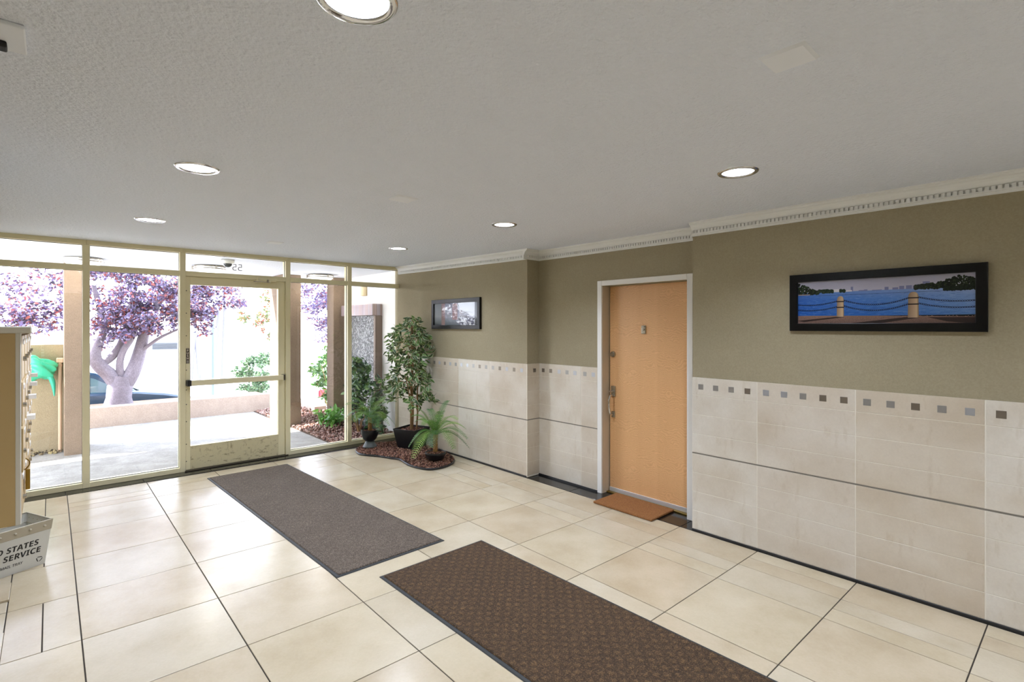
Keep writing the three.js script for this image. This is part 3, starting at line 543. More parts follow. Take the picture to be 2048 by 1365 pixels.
function chipGeo(s) { const g = new THREE.IcosahedronGeometry(1, 0).scale(s, s * 0.5, s * 0.7), p = g.attributes.position; for (let i = 0; i < p.count; i++) { const h = Math.sin(p.getX(i) * 91 / s + p.getY(i) * 57 / s + p.getZ(i) * 23 / s) * 0.25 + 1; p.setXYZ(i, p.getX(i) * h, p.getY(i) * h, p.getZ(i) * h); } g.computeVertexNormals(); return g; }
const chip = chipGeo(0.013);
function chips(name, n, place, parent, scale = 1, tints = ['#5d3a2c', '#79503f', '#8f6654', '#4a3027', '#a07a66']) {
  const m = new THREE.InstancedMesh(chip, std('#ffffff', 0.95), n), o = new THREE.Object3D(), cs = tints.map((c) => new THREE.Color(c));
  for (let i = 0; i < n; i++) { const [x, y, z] = place(i); o.position.set(x, y, z); o.rotation.set(rr(0, 6), rr(0, 6), rr(0, 6)); o.scale.setScalar(scale * rr(0.55, 1.25)); o.updateMatrix(); m.setMatrixAt(i, o.matrix); m.setColorAt(i, cs[Math.floor(rnd() * cs.length)]); }
  m.name = name; m.userData.kind = 'stuff'; parent.add(m); return m;
}
const outline = [[2.909, -6.182], [2.862, -5.983], [2.922, -5.842], [2.99, -5.723], [3.052, -5.555], [3.1, -5.42], [3.055, -5.132], [3.077, -4.942], [3.136, -4.818], [3.27, -4.791], [3.466, -4.861], [3.592, -5.011], [3.67, -5.23], [3.69, -5.42], [3.69, -5.8], [3.62, -6.1], [3.5, -6.25], [3.356, -6.33], [3.142, -6.37], [2.998, -6.3]];
const bedCurve = new THREE.CatmullRomCurve3(outline.map(([x, z]) => V(x, 0, z)), true, 'centripetal'), bedPts = bedCurve.getPoints(120).slice(0, 120);
const inside = (x, z, P = bedPts) => { let c = false; for (let i = 0, j = P.length - 1; i < P.length; j = i++) if ((P[i].z > z) !== (P[j].z > z) && x < (P[j].x - P[i].x) * (z - P[i].z) / (P[j].z - P[i].z) + P[i].x) c = !c; return c; };
{
  const t = thing('bark_chip_bed', 'kidney-shaped bed of red-brown bark chips edged in black', 'bark bed');
  const s = extrude(bedPts.map((p) => [p.x, -p.z]), 0.014, 0).rotateX(-Math.PI / 2).translate(0, 0.001, 0);
  obj('liner', s, M.soil, t);
  obj('edging', new THREE.TubeGeometry(new THREE.CatmullRomCurve3(bedPts.filter((_, i) => i % 3 === 0).map((p) => p.clone().setY(0.013)), true), 160, 0.0125, 8, true), M.blackTrim, t);
  chips('bark_chips', 5200, () => { let x, z; do { x = rr(2.85, 3.71); z = rr(-6.38, -4.78); } while (!inside(x, z)); return [x, rr(0.018, 0.032), z]; }, t, 1.0);
}
{ // ficus in a square tapered planter
  const t = thing('potted_ficus', 'tall variegated ficus tree in a black square tapered planter', 'potted tree', [3.51, 0.03, -5.83]);
  const turn = 0.37, sq = (h, y) => [[1, 1], [1, -1], [-1, -1], [-1, 1]].map(([a, b]) => V(a * h * Math.cos(turn) + b * h * Math.sin(turn), y, -a * h * Math.sin(turn) + b * h * Math.cos(turn)));
  const o0 = sq(0.128, 0), o1 = sq(0.172, 0.25), i1 = sq(0.16, 0.25), i0 = sq(0.156, 0.215), faces = [];
  for (let k = 0; k < 4; k++) { const j = (k + 1) % 4; faces.push(slab(o0[k], o0[j], o1[j], o1[k], 0.004, 0.002), slab(i0[j], i0[k], i1[k], i1[j], 0.004, 0.0005), slab(o1[k], o1[j], i1[j], i1[k], 0.004, 0.001)); }
  const pot = obj('planter', faces, M.blackPot, t);
  obj('soil', slab(sq(0.158, 0.222)[3], sq(0.158, 0.222)[0], sq(0.158, 0.222)[1], sq(0.158, 0.222)[2], 0.01, 0.002), M.soil, t);
  chips('bark_chips', 420, () => { const a = rr(-0.15, 0.15), b = rr(-0.15, 0.15); return [a * Math.cos(turn) + b * Math.sin(turn), 0.226, -a * Math.sin(turn) + b * Math.cos(turn)]; }, t, 0.9);
  obj('trunk', limb([[0, 0.2, 0, 0.021], [0.008, 0.5, 0.005, 0.019], [-0.006, 0.8, 0, 0.017], [0.01, 1.1, 0.01, 0.013], [0, 1.4, 0, 0.008], [0.01, 1.66, 0, 0.004]], 40), M.stem, t);
  obj('trunk', limb([[0.05, 0.2, 0.03, 0.012], [0.06, 0.45, 0.045, 0.011], [0.055, 0.75, 0.05, 0.009], [0.1, 1.0, 0.05, 0.006]], 24), M.stem, t);
  obj('trunk', limb([[-0.03, 0.2, 0.02, 0.01], [-0.035, 0.5, 0.03, 0.009], [-0.07, 0.75, 0.03, 0.007], [-0.11, 0.95, 0.02, 0.004]], 24), M.stem, t);
  const variants = [leafGeo(0.072, 0.019, 0.5, [0.7, 0.74, 0.45], [0.09, 0.18, 0.045]), leafGeo(0.064, 0.018, 0.3, [0.62, 0.7, 0.36], [0.13, 0.26, 0.055]), leafGeo(0.078, 0.021, 0.7, [0.7, 0.71, 0.5], [0.05, 0.11, 0.035])];
  const lm = leafMat('#ffffff', { vertexColors: true }), rest = [], twigs = [];
  let count = 0; const N = 46, leaves = [];
  for (let b = 0; b < N; b++) {
    const f = b / (N - 1), y0 = 0.58 + f * 0.98, ang = b * 2.399 + rr(-0.3, 0.3);
    const reach = (f < 0.42 ? 0.37 : f < 0.55 ? 0.24 : f < 0.8 ? 0.3 : 0.24 * (1.25 - f) * 3) * rr(0.75, 1.1);
    const dx = Math.cos(ang) * (Math.cos(ang) > 0.35 ? Math.min(reach, 0.15 / Math.cos(ang)) : reach), dz = Math.sin(ang) * (Math.sin(ang) < -0.6 ? Math.min(reach, 0.34) : reach);
    const rise = rr(0.05, 0.16), path = [[0, y0 - 0.02, 0, 0.005], [dx * 0.45, y0 + rise, dz * 0.45, 0.0035], [dx * 0.85, y0 + rise * 0.7, dz * 0.85, 0.0022], [dx * 1.02, y0 + rise * 0.1 - 0.05, dz * 1.02, 0.0012]];
    twigs.push(limb(path, 10, 5));
    const cv = new THREE.CatmullRomCurve3(path.map((p) => V(p[0], p[1], p[2])));
    const per = 18 + Math.floor(rr(0, 9));
    for (let i = 0; i < per; i++) {
      const u = 0.3 + 0.7 * (i + rnd()) / per, p = cv.getPoint(Math.min(1, u)), out = V(dx, 0, dz).normalize();
      const dir = V(out.x * 0.6 + rr(-0.8, 0.8), rr(-0.9, 0.35), out.z * 0.6 + rr(-0.8, 0.8));
      leaves.push({ p: p.add(V(rr(-0.045, 0.045), rr(-0.035, 0.035), rr(-0.045, 0.045))), q: aim(dir, rr(0, 6.3)), v: variants[Math.floor(rnd() * 3)], s: rr(0.75, 1.15) });
    }
  }
  obj('twigs', twigs, M.stem, t);
  leaves.sort((a, b) => (b.p.z - b.p.x) - (a.p.z - a.p.x));                     // those that face the lobby first
  leaves.forEach((l, i) => {
    if (l.p.x > 0.15) l.p.x = rr(0.06, 0.15);
    if (i < 300) { const m = obj('leaf', l.v, lm, t); m.position.copy(l.p); m.quaternion.copy(l.q); m.scale.setScalar(l.s); }
    else rest.push(l.v.clone().applyMatrix4(new THREE.Matrix4().compose(l.p, l.q, V(l.s, l.s, l.s))));
  });
  tag(obj('foliage', rest, lm, t), null, null, null, 'stuff');
}
function frond(L, lift, droop) {                                                // pinnate palm leaf growing along +x
  const c = new THREE.QuadraticBezierCurve3(V(0, 0, 0), V(L * 0.42, lift, 0), V(L * 0.95, lift - droop, 0)), parts = [], pos = [];
  parts.push(limb(Array.from({ length: 6 }, (_, i) => { const p = c.getPoint(i / 5); return [p.x, p.y, p.z, 0.004 * (1 - i / 5.6)]; }), 12, 5));
  const n = 27;
  for (let i = 3; i < n; i++) {
    const t = i / n, p = c.getPoint(t), tan = c.getTangent(t), l = L * 0.3 * Math.pow(Math.sin(Math.PI * (0.14 + t * 0.8)), 0.8), w = 0.0042;
    for (const s of [-1, 1]) {
      const dir = tan.clone().multiplyScalar(0.62).add(V(0, 0.22, s * 0.85)).normalize(), tip = p.clone().addScaledVector(dir, l).add(V(0, -l * 0.22, 0)), mid = p.clone().addScaledVector(dir, l * 0.5), side = tan.clone().multiplyScalar(w);
      const a = p.clone().sub(side), b = p.clone().add(side), m0 = mid.clone().addScaledVector(side, -0.9), m1 = mid.clone().addScaledVector(side, 0.9);
      for (const q of [a, b, m1, a, m1, m0, m0, m1, tip]) pos.push(q.x, q.y, q.z);
    }
  }
  const g = new THREE.BufferGeometry(); g.setAttribute('position', new THREE.Float32BufferAttribute(pos, 3)); g.computeVertexNormals();
  parts.push(g); return parts;
}
const palmMats = [leafMat('#74a03e'), leafMat('#5c8c38'), leafMat('#8fb24e'), leafMat('#4c7836')];
function palm(t, x, y, z, trunkH, rTrunk, scale, angles) {
  obj('trunk', lathe([[rTrunk * 0.9, 0], [rTrunk, trunkH * 0.3], [rTrunk * 0.85, trunkH * 0.7], [rTrunk * 1.1, trunkH], [0, trunkH + 0.01]], 16).translate(x, y, z), M.palmTrunk, t);
  const sc = []; for (let i = 0; i < 70; i++) { const a = i * 2.4, h = trunkH * i / 70, g = new THREE.ConeGeometry(0.007, 0.04, 4).rotateZ(-0.45).translate(rTrunk + 0.002, h + 0.012, 0).rotateY(a).translate(x, y, z); sc.push(g); }
  obj('trunk_scales', sc, M.palmTrunk, t);
  angles.forEach(([a, L, lift, droop], i) => {
    const f = obj('frond', frond(L * scale, lift * scale, droop * scale), palmMats[i % 4], t);
    f.position.set(x, y + trunkH - 0.01, z); f.rotation.y = a;
  });
}
{
  const t = thing('potted_palm', 'small palm in a footed black urn near the window', 'potted palm', [3.1, 0.03, -6.19]);
  obj('urn_bowl', lathe([[0.0, 0.075], [0.05, 0.075], [0.085, 0.11], [0.108, 0.17], [0.115, 0.225], [0.108, 0.228], [0.1, 0.2], [0, 0.195]]), M.blackPot, t);
  obj('urn_foot', lathe([[0, 0], [0.092, 0], [0.088, 0.012], [0.07, 0.045], [0.052, 0.078], [0, 0.08]]), M.greyPot, t);
  chips('bark_chips', 160, () => { const a = rr(0, 6.28), r = 0.1 * Math.sqrt(rnd()); return [r * Math.cos(a), 0.208, r * Math.sin(a)]; }, t, 0.9);
  const an = []; for (let i = 0; i < 17; i++) an.push([i * 2.399, rr(0.34, 0.42), 0.34 - 0.2 * (i / 17), i < 6 ? 0.06 : rr(0.18, 0.36)]);
  palm(t, 0, 0.2, 0, 0.18, 0.02, 0.95, an.map(([a, L, l, d]) => [a, Math.sin(a) > 0.4 ? L * 0.78 : L, l, d]));
}
{
  const t = thing('potted_palm', 'small feathery palm in a low black bowl beside the tiled wall', 'potted palm', [3.36, 0.03, -5.05]);
  obj('bowl', lathe([[0, 0], [0.07, 0], [0.098, 0.025], [0.118, 0.07], [0.122, 0.098], [0.114, 0.1], [0.104, 0.075], [0, 0.07]]), M.blackPot, t);
  chips('bark_chips', 220, (i) => { const a = rr(0, 6.28), r = 0.108 * Math.sqrt(rnd()); return [r * Math.cos(a), 0.082 + 0.02 * (1 - r / 0.11), r * Math.sin(a)]; }, t, 0.9);
  const an = [[1.0, 0.4, 0.24, 0.2], [2.4, 0.38, 0.3, 0.08], [4.95, 0.36, 0.32, 0.1], [5.6, 0.42, 0.14, 0.3], [3.7, 0.36, 0.3, 0.12], [-0.1, 0.3, 0.26, 0.2], [0.7, 0.36, 0.3, 0.14], [1.3, 0.34, 0.32, 0.05], [2.1, 0.36, 0.26, 0.12], [2.75, 0.42, 0.18, 0.3], [3.4, 0.4, 0.16, 0.36], [4.0, 0.42, 0.2, 0.26], [4.7, 0.4, 0.22, 0.32], [5.3, 0.42, 0.2, 0.22], [5.75, 0.38, 0.24, 0.18], [0.3, 0.26, 0.36, -0.02], [3.0, 0.32, 0.36, 0.0], [4.4, 0.3, 0.34, 0.02], [1.8, 0.3, 0.14, 0.3]];
  palm(t, 0, 0.08, 0, 0.22, 0.022, 1.0, an.map(([a, L, l, d]) => [a, Math.sin(a) > 0.3 ? L * 0.8 : L, l, d]));
}
// ---------------------------------------------------------------- porch, front garden and street
const PC = 2.44, RE = -9.1;                                                     // porch ceiling height, outer roof edge
{ const s = struct('porch_floor', 'grey concrete porch floor outside the glass'); obj('concrete_slab', box(-6, 2.86, -0.3, -0.012, -10.45, -6.69), M.concrete, s); }
{ const s = struct('porch_roof', 'pale plastered porch soffit'); obj('soffit', box(-6, 4.4, PC, PC + 0.35, RE, -6.685), M.ceiling, s); }
{ const s = struct('porch_wall', 'cream stucco side wall of the porch'); obj('stucco', box(3.83, 4.2, -0.3, 2.44, RE, -6.69), M.stuccoCream, s); }
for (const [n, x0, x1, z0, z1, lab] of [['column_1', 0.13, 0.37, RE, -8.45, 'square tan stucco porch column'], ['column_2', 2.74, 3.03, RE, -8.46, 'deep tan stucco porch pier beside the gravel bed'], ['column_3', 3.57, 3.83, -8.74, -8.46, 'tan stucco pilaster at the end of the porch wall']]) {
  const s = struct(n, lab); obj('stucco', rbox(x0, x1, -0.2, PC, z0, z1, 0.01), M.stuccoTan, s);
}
{ const s = struct('garden_wall', 'low stucco garden wall along the porch'); obj('stucco', rbox(-6, 3.3, -0.3, 0.31, -10.65, -10.45, 0.012), M.stucco, s); obj('stucco', rbox(3.5, 3.72, -0.3, 0.17, -10.65, -9.12, 0.012), M.stucco, s); }
{ const s = struct('boundary_wall', 'greenish stucco boundary wall behind the column'); obj('stucco', box(-6, 0.13, -0.2, 1.37, -9.0, -8.85), M.stuccoGreen, s); }
{ const s = struct('garden_soil', 'planting soil'); obj('soil', box(-6, 3.3, -0.8, 0.2, -11.9, -10.65), M.soil, s); obj('soil', box(2.86, 3.83, -0.3, 0.0, -10.45, -6.69), M.soil, s);  }
{ const s = struct('street', 'sunlit pale street'); obj('pavement', box(-60, 70, -0.9, -0.7, -90, -11.9), M.asphalt, s); obj('driveway', box(3.72, 40, -0.9, -0.45, -11.2, RE), M.asphalt, s); obj('driveway', box(3.3, 40, -0.9, -0.7, -11.9, -11.2), M.asphalt, s); }
{
  const t = thing('bark_mulch', 'red-brown bark mulch covering the garden bed outside', 'mulch'); t.userData.kind = 'stuff';
  chips('bark_chips', 5200, () => { const z = rr(-10.4, -6.72), x = rr(2.87, 3.82); return [x, 0.012 + 0.1 * Math.max(0, Math.min(1, (x - 2.95) / 0.5)) * Math.max(0, Math.min(1, (-z - 6.9) / 0.8)) * rr(0, 1), z]; }, t, 1.7, ['#6d4a3f', '#8a6558', '#a58a80', '#54382f', '#b49a92']);
  const d = thing('leaf_litter', 'dry brown leaves at the foot of the boundary wall', 'dry leaves'); d.userData.kind = 'stuff';
  chips('dry_leaves', 260, () => [rr(-1.2, 0.12), rr(-0.008, 0.02), rr(-8.84, -8.66)], d, 1.6, ['#5b4a33', '#8a7a55', '#3d3326', '#a5966b']);
}
for (const [x, z, lab] of [[0.3, -8.1, 'round banded porch ceiling lamp beside the square column'], [1.63, -8.0, 'round banded porch ceiling lamp behind the security camera'], [3.23, -8.15, 'round banded porch ceiling lamp above the bark bed']]) {
  const t = thing('porch_lamp', lab, 'porch lamp', [x, PC, z], 0, 'porch ceiling lamps');
  obj('base_ring', lathe([[0, 0], [0.185, 0], [0.195, -0.012], [0.195, -0.024], [0.18, -0.028]]), M.nickel, t);
  obj('band', lathe([[0.188, -0.036], [0.202, -0.038], [0.202, -0.052], [0.188, -0.054], [0.186, -0.045], [0.188, -0.036]]), M.nickel, t);
  for (let i = 0; i < 3; i++) obj('clip', rbox(0.19, 0.215, -0.06, -0.01, -0.012, 0.012, 0.003).rotateY(i * 2.094 + 0.7), M.nickel, t);
  obj('lamp_diffuser', lathe([[0.184, -0.02], [0.184, -0.05], [0.165, -0.075], [0.12, -0.095], [0.06, -0.105], [0, -0.107]]), M.lampDay, t);
  const l = new THREE.PointLight(new THREE.Color(1, 0.97, 0.92), 0.25); l.position.set(0, -0.16, 0); l.shadow.radius = 3; l.castShadow = true; t.add(l);
}
{
  const t = thing('dome_camera', 'white dome security camera under the porch ceiling', 'camera', [1.65, PC, -7.12]);
  obj('housing', lathe([[0, 0], [0.075, 0], [0.075, -0.03], [0.066, -0.045], [0.052, -0.05], [0, -0.05]]), M.whiteGloss, t);
  obj('dome', new THREE.SphereGeometry(0.05, 24, 12, 0, Math.PI * 2, Math.PI / 2, Math.PI / 2).translate(0, -0.048, 0), phys('#3c3f42', 0.1), t);
}
{
  const t = thing('wall_sconce', 'cream half-round sconce on the porch wall above the fountain', 'sconce', [3.83, 2.11, -7.82]);
  const s = new THREE.Shape(); s.absarc(0, 0, 0.075, 0, Math.PI, false);
  obj('shade', new THREE.ExtrudeGeometry(s, { depth: 0.2, bevelEnabled: false }).rotateX(-Math.PI / 2).rotateY(Math.PI / 2), std('#e2cfa6', 0.6), t);
  obj('end_band', box(-0.012, 0, -0.004, 0.21, -0.08, 0.08), std('#b8a27a', 0.6), t);
}
{ // slate water-wall fountain
  const t = thing('wall_fountain', 'slate wall fountain with a brushed copper hood', 'fountain', [3.83, 0, -7.78]);
  const nC = fbm(256, 64, 3, 71, 0.7), stripe = tex(256, (x, y) => { const q = nC[(3 * 256 + x) % 65536], r = nC[(90 * 256 + x) % 65536]; return mix([120, 104, 104], [206, 190, 186], q).map((v, k) => v + (r - 0.5) * [60, 10, -50][k]); }, 2);
  const slate = tex(256, (x, y, i) => grey(nC[i] > 0.54 ? 226 : nC[i] > 0.46 ? 110 : 26), 0.8);
  obj('hood', rbox(-0.17, 0, 1.776, 1.955, -0.58, 0.55, 0.01), std('#ffffff', 0.35, { map: stripe, metalness: 0.5 }), t);
  obj('side_post', rbox(-0.12, 0, 0.05, 1.776, 0.49, 0.55, 0.006), std('#7d6b5f', 0.6), t); obj('side_post', rbox(-0.12, 0, 0.05, 1.776, -0.58, -0.52, 0.006), std('#7d6b5f', 0.6), t);
  obj('water_panel', box(-0.1, 0, 0.1, 1.776, -0.52, 0.49), phys('#b0b0b0', 0.35, { map: slate, bumpMap: slate, bumpScale: 0.004 }), t);
  obj('basin', rbox(-0.26, 0, 0.0, 0.16, -0.6, 0.57, 0.012), std('#3b3a3b', 0.4), t);
}
// ---- leafy things
const plainLeaf = leafGeo(1, 0.26, 0.3, [1, 1, 1], [1, 1, 1]); plainLeaf.deleteAttribute('color');
function foliage(parent, n, place, size, tints, matMore = {}) {
  const m = new THREE.InstancedMesh(plainLeaf, leafMat('#ffffff', { transmission: 0.4, roughness: 0.6, ...matMore }), n), o = new THREE.Object3D(), cs = tints.map((c) => new THREE.Color(c));
  for (let i = 0; i < n; i++) {
    const p = place(i); o.position.set(...p); o.quaternion.copy(aim(V(rr(-1, 1), rr(-0.9, 0.6), rr(-1, 1)), rr(0, 6.3))); o.scale.setScalar(size * rr(0.6, 1.3)); o.updateMatrix(); m.setMatrixAt(i, o.matrix); m.setColorAt(i, cs[Math.floor(rnd() * cs.length)]);
  }
  m.name = 'foliage'; m.userData.kind = 'stuff'; parent.add(m); return m;
}
const inBlob = ([x, y, z, a, b, c]) => { let u, v, w; do { u = rr(-1, 1); v = rr(-1, 1); w = rr(-1, 1); } while (u * u + v * v + w * w > 1); return [x + u * a, y + v * b, z + w * (c ?? a)]; };
const clumps = (blobs, per, spread) => { const cs = []; for (const b of blobs) for (let i = 0; i < (b[6] ?? per); i++) cs.push(inBlob(b)); return () => { const c = cs[Math.floor(rnd() * cs.length)]; return [c[0] + rr(-spread, spread), c[1] + rr(-spread, spread) * 0.7, c[2] + rr(-spread, spread)]; }; };
{
  const t = thing('plum_tree', 'purple-leaved plum tree with pale forked trunk before the dark car', 'tree');
  const Z = -11.4, L = (pts) => limb(pts.map(([x, y, r, z = 0]) => [x, y, Z + z, r]), 24, 10);
  obj('trunk', L([[0.9, 0.15, 0.24], [0.91, 0.4, 0.19], [0.93, 0.6, 0.19], [0.95, 0.72, 0.15]]), M.bark, t);
  obj('branch', L([[0.92, 0.5, 0.13], [0.77, 0.76, 0.12], [0.62, 0.94, 0.1, 0.05], [0.56, 1.1, 0.085, 0.1], [0.6, 1.32, 0.07, 0.1], [0.69, 1.6, 0.05], [0.55, 2.3, 0.03, 0.2]]), M.bark, t);
  obj('branch', L([[0.64, 0.94, 0.07], [0.78, 1.04, 0.065], [0.92, 1.24, 0.06, -0.05], [1.02, 1.53, 0.05, -0.1], [1.08, 1.9, 0.035, -0.1], [1.2, 2.6, 0.02]]), M.bark, t);
  obj('branch', L([[0.93, 0.6, 0.07], [0.92, 1.0, 0.055, 0.05], [0.97, 1.19, 0.05, 0.08], [1.09, 1.41, 0.045, 0.05], [1.16, 1.75, 0.035], [1.05, 2.4, 0.02]]), M.bark, t);
  obj('branch', L([[0.97, 0.55, 0.14], [1.05, 0.68, 0.115], [1.13, 0.86, 0.1], [1.22, 1.18, 0.08, -0.05], [1.28, 1.48, 0.07, -0.05], [1.38, 1.8, 0.05], [1.7, 2.5, 0.03]]), M.bark, t);
  obj('branch', L([[1.22, 1.15, 0.035], [1.5, 1.4, 0.025, 0.1], [1.85, 1.6, 0.018, 0.2], [2.3, 1.9, 0.01, 0.3]]), M.bark, t);
  const blobs = [[0.5, 2.3, Z, 0.9, 0.6, 0.9, 34], [1.25, 2.2, Z, 0.85, 0.6, 0.9, 44], [1.2, 1.75, Z + 0.2, 0.65, 0.35, 0.7, 26], [0.7, 1.65, Z + 0.2, 0.4, 0.35, 0.6, 12], [-0.4, 2.1, Z + 0.4, 0.55, 0.5, 0.7, 9], [-0.1, 1.65, Z + 0.5, 0.5, 0.22, 0.6, 10], [-0.5, 1.75, Z + 0.5, 0.4, 0.25, 0.5, 6], [2.0, 2.2, Z + 0.3, 0.55, 0.5, 0.7, 24], [2.0, 1.75, Z + 0.4, 0.4, 0.35, 0.5, 14], [2.6, 2.15, Z + 0.3, 0.35, 0.35, 0.5, 7], [1.0, 3.1, Z, 1.8, 0.6, 1.4, 60]];
  foliage(t, 24000, clumps(blobs, 10, 0.13), 0.06, ['#6b5a7c', '#8374a0', '#55405f', '#8a4a4c', '#9086b0', '#9a4d46', '#453650', '#a298ba', '#342a3c']);
}
{
  const t = thing('plum_tree', 'purple-leaved plum tree seen between the two right porch piers', 'tree');
  obj('trunk', limb([[5.6, -0.7, -11.4, 0.13], [5.6, 1.0, -11.4, 0.1], [5.3, 2.2, -11.6, 0.07], [5.0, 3.2, -12, 0.03]], 20, 8), M.bark, t);
  foliage(t, 6500, clumps([[4.95, 2.5, -12.6, 0.75, 0.6, 0.7, 36], [5.1, 2.0, -12.5, 0.5, 0.45, 0.5, 18], [5.0, 1.45, -12.5, 0.22, 0.25, 0.3, 5], [5.0, 3.2, -12.6, 0.9, 0.5, 0.8, 30]], 8, 0.13), 0.062, ['#5a4f76', '#6a4f6e', '#4a3a66', '#804a52', '#7c769c', '#3d2a54']);
}
{
  const t = thing('slender_tree', 'group of slim pale trunks beyond the parked car', 'tree');
  for (const [x, r, l] of [[4.0, 0.09, 0.1], [4.35, 0.06, -0.1], [4.7, 0.1, 0.15], [5.1, 0.07, 0.05]]) obj('trunk', limb([[x, -0.7, -23, r], [x + l, 0.6, -23, r * 0.85], [x + l * 2, 2.2, -23, r * 0.6], [x + l, 4, -23, r * 0.3]], 14, 8), std('#6c6b78', 0.9), t);
  foliage(t, 1800, clumps([[4.6, 3.4, -23, 1.4, 0.9, 1.2, 24], [4.2, 2.2, -22.8, 0.8, 0.5, 0.8, 10]], 10, 0.25), 0.14, ['#5a4a6a', '#703438', '#4a5a36', '#804a3a']);
}
function shrub(name, label, blobs, n, size, tints, stems, group) {
  const t = thing(name, label, 'shrub', [0, 0, 0], 0, group);
  if (stems) obj('stems', stems.map((s) => limb(s, 10, 5)), M.stem, t);
  foliage(t, n, clumps(blobs, 10, size * 1.2), size, tints);
}
const G1 = ['#6f8f52', '#87a56a', '#55784a', '#a3b884', '#94a86a'], G2 = ['#3f6b3a', '#2f5233', '#5f8a4a', '#7a9a5a', '#26402c'];
const fan = (x, y, z, h, n) => Array.from({ length: n }, (_, i) => { const a = i * 2.4; return [[x, y, z, 0.012], [x + Math.cos(a) * h * 0.15, y + h * 0.5, z + Math.sin(a) * h * 0.15, 0.009], [x + Math.cos(a) * h * 0.4, y + h, z + Math.sin(a) * h * 0.4, 0.004]]; });
shrub('garden_shrub', 'rounded pale green bush across the street behind the signpost', [[4.55, 0.2, -16.2, 0.6, 0.65, 0.6, 40]], 2600, 0.085, ['#3f6236', '#567a4e', '#2f4e30', '#7a9268', '#4a623c'], fan(4.55, -0.7, -16.2, 1.2, 7));
shrub('garden_shrub', 'sparse olive tree crown far across the street', [[6.6, 2.4, -21, 0.7, 0.6, 0.7, 16], [5.9, 2.0, -21, 0.7, 0.3, 0.6, 8], [6.4, 1.4, -21, 0.6, 0.3, 0.5, 6]], 1100, 0.12, ['#566432', '#4a5a2c', '#75602c', '#7a3a22'], [[[6.4, -0.7, -21, 0.09], [6.45, 1, -21, 0.07], [6.5, 2.4, -21, 0.03]]]);
shrub('garden_shrub', 'light green leafy bush between the deep pier and the pilaster', [[4.3, 0.65, -10.2, 0.35, 0.6, 0.4, 30]], 1500, 0.085, ['#4f752c', '#3f6a26', '#69894a', '#2f5a26'], fan(4.3, -0.45, -10.2, 1.3, 6));
shrub('garden_shrub', 'dark green leafy shrub against the slate fountain', [[3.42, 0.85, -7.16, 0.1, 0.3, 0.12, 22], [3.38, 0.42, -7.14, 0.1, 0.22, 0.12, 12]], 520, 0.085, G2, fan(3.4, 0, -7.14, 0.42, 6));
shrub('garden_shrub', 'bushy green shrub just outside the window behind the urn palm', [[3.6, 0.55, -6.93, 0.08, 0.35, 0.06, 16], [3.55, 0.25, -6.93, 0.1, 0.2, 0.06, 10]], 300, 0.08, G2, fan(3.58, 0, -6.93, 0.3, 5));
shrub('garden_shrub', 'low bright green plant on the bark mulch', [[3.32, 0.17, -7.85, 0.14, 0.1, 0.14, 10]], 130, 0.11, ['#5f9a3a', '#7ab84a', '#4a8232'], fan(3.32, 0.02, -7.85, 0.2, 5));
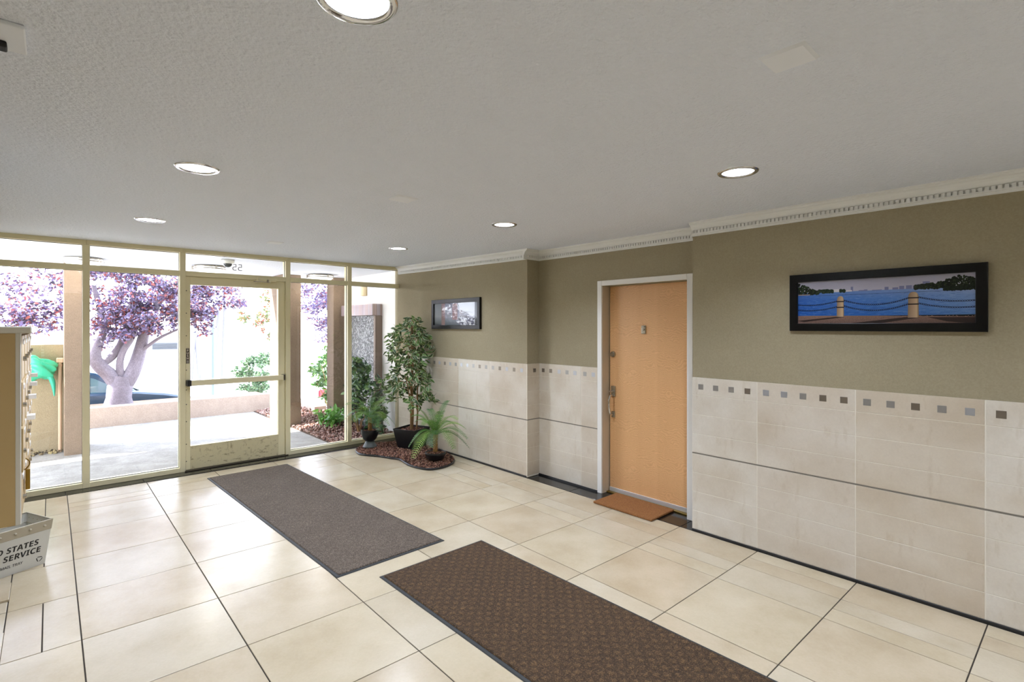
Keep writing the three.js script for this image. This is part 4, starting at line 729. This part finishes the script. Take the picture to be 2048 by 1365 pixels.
// ---- cars
function car(label, x, z, paint, glassCol) {
  const t = thing('parked_car', label, 'car', [x, -0.7, z]);
  const P = phys(paint, 0.25, { clearcoat: 1, clearcoatRoughness: 0.05, metalness: 0.2 }), W = 1.72, gl = phys(glassCol, 0.05, { clearcoat: 1 });
  const arch = (cx) => Array.from({ length: 9 }, (_, i) => [cx + 0.36 * Math.cos(i * Math.PI / 8), 0.3 + 0.36 * Math.sin(i * Math.PI / 8)]);
  const body = [[-2.2, 0.3], ...arch(-1.35).reverse(), ...arch(1.4).reverse(), [2.2, 0.3], [2.28, 0.5], [2.2, 0.7], [1.95, 0.82], [1.5, 0.93], [1.05, 1.0], [-1.4, 1.03], [-2.0, 1.02], [-2.22, 0.95], [-2.27, 0.6]];
  obj('body', extrude(body, W - 0.1, 0.05).translate(0, 0, -(W - 0.1) / 2), P, t);
  const cab = [[-1.62, 1.0], [-1.05, 1.38], [-0.7, 1.45], [0.1, 1.45], [0.42, 1.38], [1.12, 0.98]];
  obj('cabin', extrude(cab, W - 0.36, 0.06).translate(0, 0, -(W - 0.36) / 2), P, t);
  for (const s of [-1, 1]) {
    const zz = s * ((W - 0.36) / 2 + 0.064);
    for (const w of [[[-1.35, 1.05], [-0.62, 1.05], [-0.62, 1.38], [-0.98, 1.34]], [[-0.55, 1.05], [0.3, 1.05], [0.3, 1.38], [-0.55, 1.39]], [[0.36, 1.05], [0.86, 1.05], [0.42, 1.32], [0.36, 1.34]]]) obj('side_window', extrude(w, 0.006, 0).translate(0, 0, zz - (s < 0 ? 0.006 : 0)), gl, t);
    obj('wing_mirror', rbox(0.62, 0.78, 1.04, 1.15, Math.min(s * 0.84, s * 1.0), Math.max(s * 0.84, s * 1.0), 0.03, 3), P, t);
    obj('tail_lamp', rbox(-2.3, -1.98, 0.66, 0.84, s > 0 ? 0.55 : -0.89, s > 0 ? 0.89 : -0.55, 0.03, 3), std('#d81f2e', 0.25), t);
    obj('headlamp', rbox(1.95, 2.24, 0.66, 0.78, s > 0 ? 0.55 : -0.85, s > 0 ? 0.85 : -0.55, 0.03, 3), std('#dfe3e6', 0.1), t);
    for (const cx of [-1.35, 1.4]) { const w = obj('wheel', cyl(0.31, 0.31, 0.2, 0, -0.1, 0, 28).rotateX(Math.PI / 2).translate(cx, 0.31, s * 0.76), M.rubber, t); obj('hubcap', cyl(0.19, 0.19, 0.02, 0, -0.01, 0, 20).rotateX(Math.PI / 2).translate(cx, 0.31, s * 0.868), M.nickel, w); }
  }
  obj('windscreen', slab(V(0.51, 1.39, 0.6), V(1.12, 1.045, 0.66), V(1.12, 1.045, -0.66), V(0.51, 1.39, -0.6), 0.01), gl, t);
  obj('rear_window', slab(V(-1.66, 1.06, 0.62), V(-1.13, 1.415, 0.56), V(-1.13, 1.415, -0.56), V(-1.66, 1.06, -0.62), 0.01), gl, t);
}
car('dark blue sedan parked behind the forked plum trunk', 0.2, -13.1, '#27465e', '#5d7a80');
car('white sedan with red tail lamps parked beyond the right pier', 6.9, -12.6, '#e8eaec', '#3f7590');
{
  const t = thing('signpost', 'slim grey metal street signpost', 'post', [3.85, -0.7, -18.5]);
  obj('post', cyl(0.05, 0.05, 3.4), std('#566070', 0.5), t); obj('post_cap', new THREE.SphereGeometry(0.052, 16, 8).translate(0, 3.4, 0), std('#566070', 0.5), t);
  obj('sign_plate', rbox(-0.15, 0.15, 2.85, 3.3, 0.05, 0.056, 0.002), std('#e9ebee', 0.5), t);
}
{ // low white building with a louvred vent
  const t = thing('garage_building', 'low white building with a grey louvred vent across the street', 'building', [0, -0.7, -25]);
  obj('wall', box(-6, 7.5, 0, 1.9, -4, 0), std('#f1f0ee', 0.8), t);
  obj('roof', box(-6.15, 7.65, 1.9, 2.02, -4.15, 0.15), std('#e6e4e0', 0.8), t);
  const v = obj('vent_frame', rbox(3.0, 3.95, 1.36, 1.68, 0, 0.05, 0.01), std('#84878c', 0.5), t);
  for (let i = 0; i < 6; i++) obj('louvre', box(3.05, 3.9, 0, 0.012, -0.02, 0.03).rotateX(0.6).translate(0, 1.4 + i * 0.045, 0.06), std('#5f6266', 0.5), v);
}
{ // green plastic bag and standpipe by the boundary wall
  const t = thing('plastic_bag', 'crumpled green plastic bag hung on the boundary wall', 'plastic bag', [-0.13, 1.08, -8.71]);
  const g = new THREE.SphereGeometry(1, 40, 28), p = g.attributes.position;
  for (let i = 0; i < p.count; i++) { const x = p.getX(i), y = p.getY(i), z = p.getZ(i), k = 1 + 0.13 * Math.sin(x * 6 + y * 3) + 0.09 * Math.sin(y * 9 - z * 7 + x * 4) + 0.05 * Math.sin(z * 14 + x * 11); p.setXYZ(i, x * 0.19 * k, y * 0.14 * k - 0.02 * x, z * 0.085 * k); }
  g.computeVertexNormals();
  const gm = phys('#3fc39a', 0.35, { transmission: 0.35, thickness: 0, side: THREE.DoubleSide });
  obj('bag', g, gm, t);
  const tail = limb([[0.12, -0.09, 0.02, 0.03], [0.15, -0.16, 0.02, 0.028], [0.165, -0.26, 0.01, 0.018], [0.17, -0.36, 0.0, 0.006]], 16, 8); obj('bag_tail', tail, phys('#2a9a7a', 0.4), t);
  obj('bag_neck', limb([[-0.1, 0.06, 0, 0.03], [-0.13, 0.16, 0, 0.045], [-0.18, 0.24, 0, 0.06]], 10, 10), phys('#2f7d78', 0.4), t);
  const s = thing('standpipe', 'capped tan standpipe against the boundary wall', 'pipe', [0.095, -0.012, -8.78]);
  obj('pipe', cyl(0.019, 0.019, 1.16), std('#b89a7c', 0.6), s); obj('cap', rbox(-0.034, 0.034, 1.15, 1.21, -0.034, 0.034, 0.008), std('#b08f72', 0.6), s); obj('collar', cyl(0.028, 0.028, 0.03, 0, 1.1), std('#a58468', 0.6), s);
}
scene.traverse((o) => { if (o.isMesh) { o.castShadow = true; o.receiveShadow = true; } });
renderer.render(scene, camera);
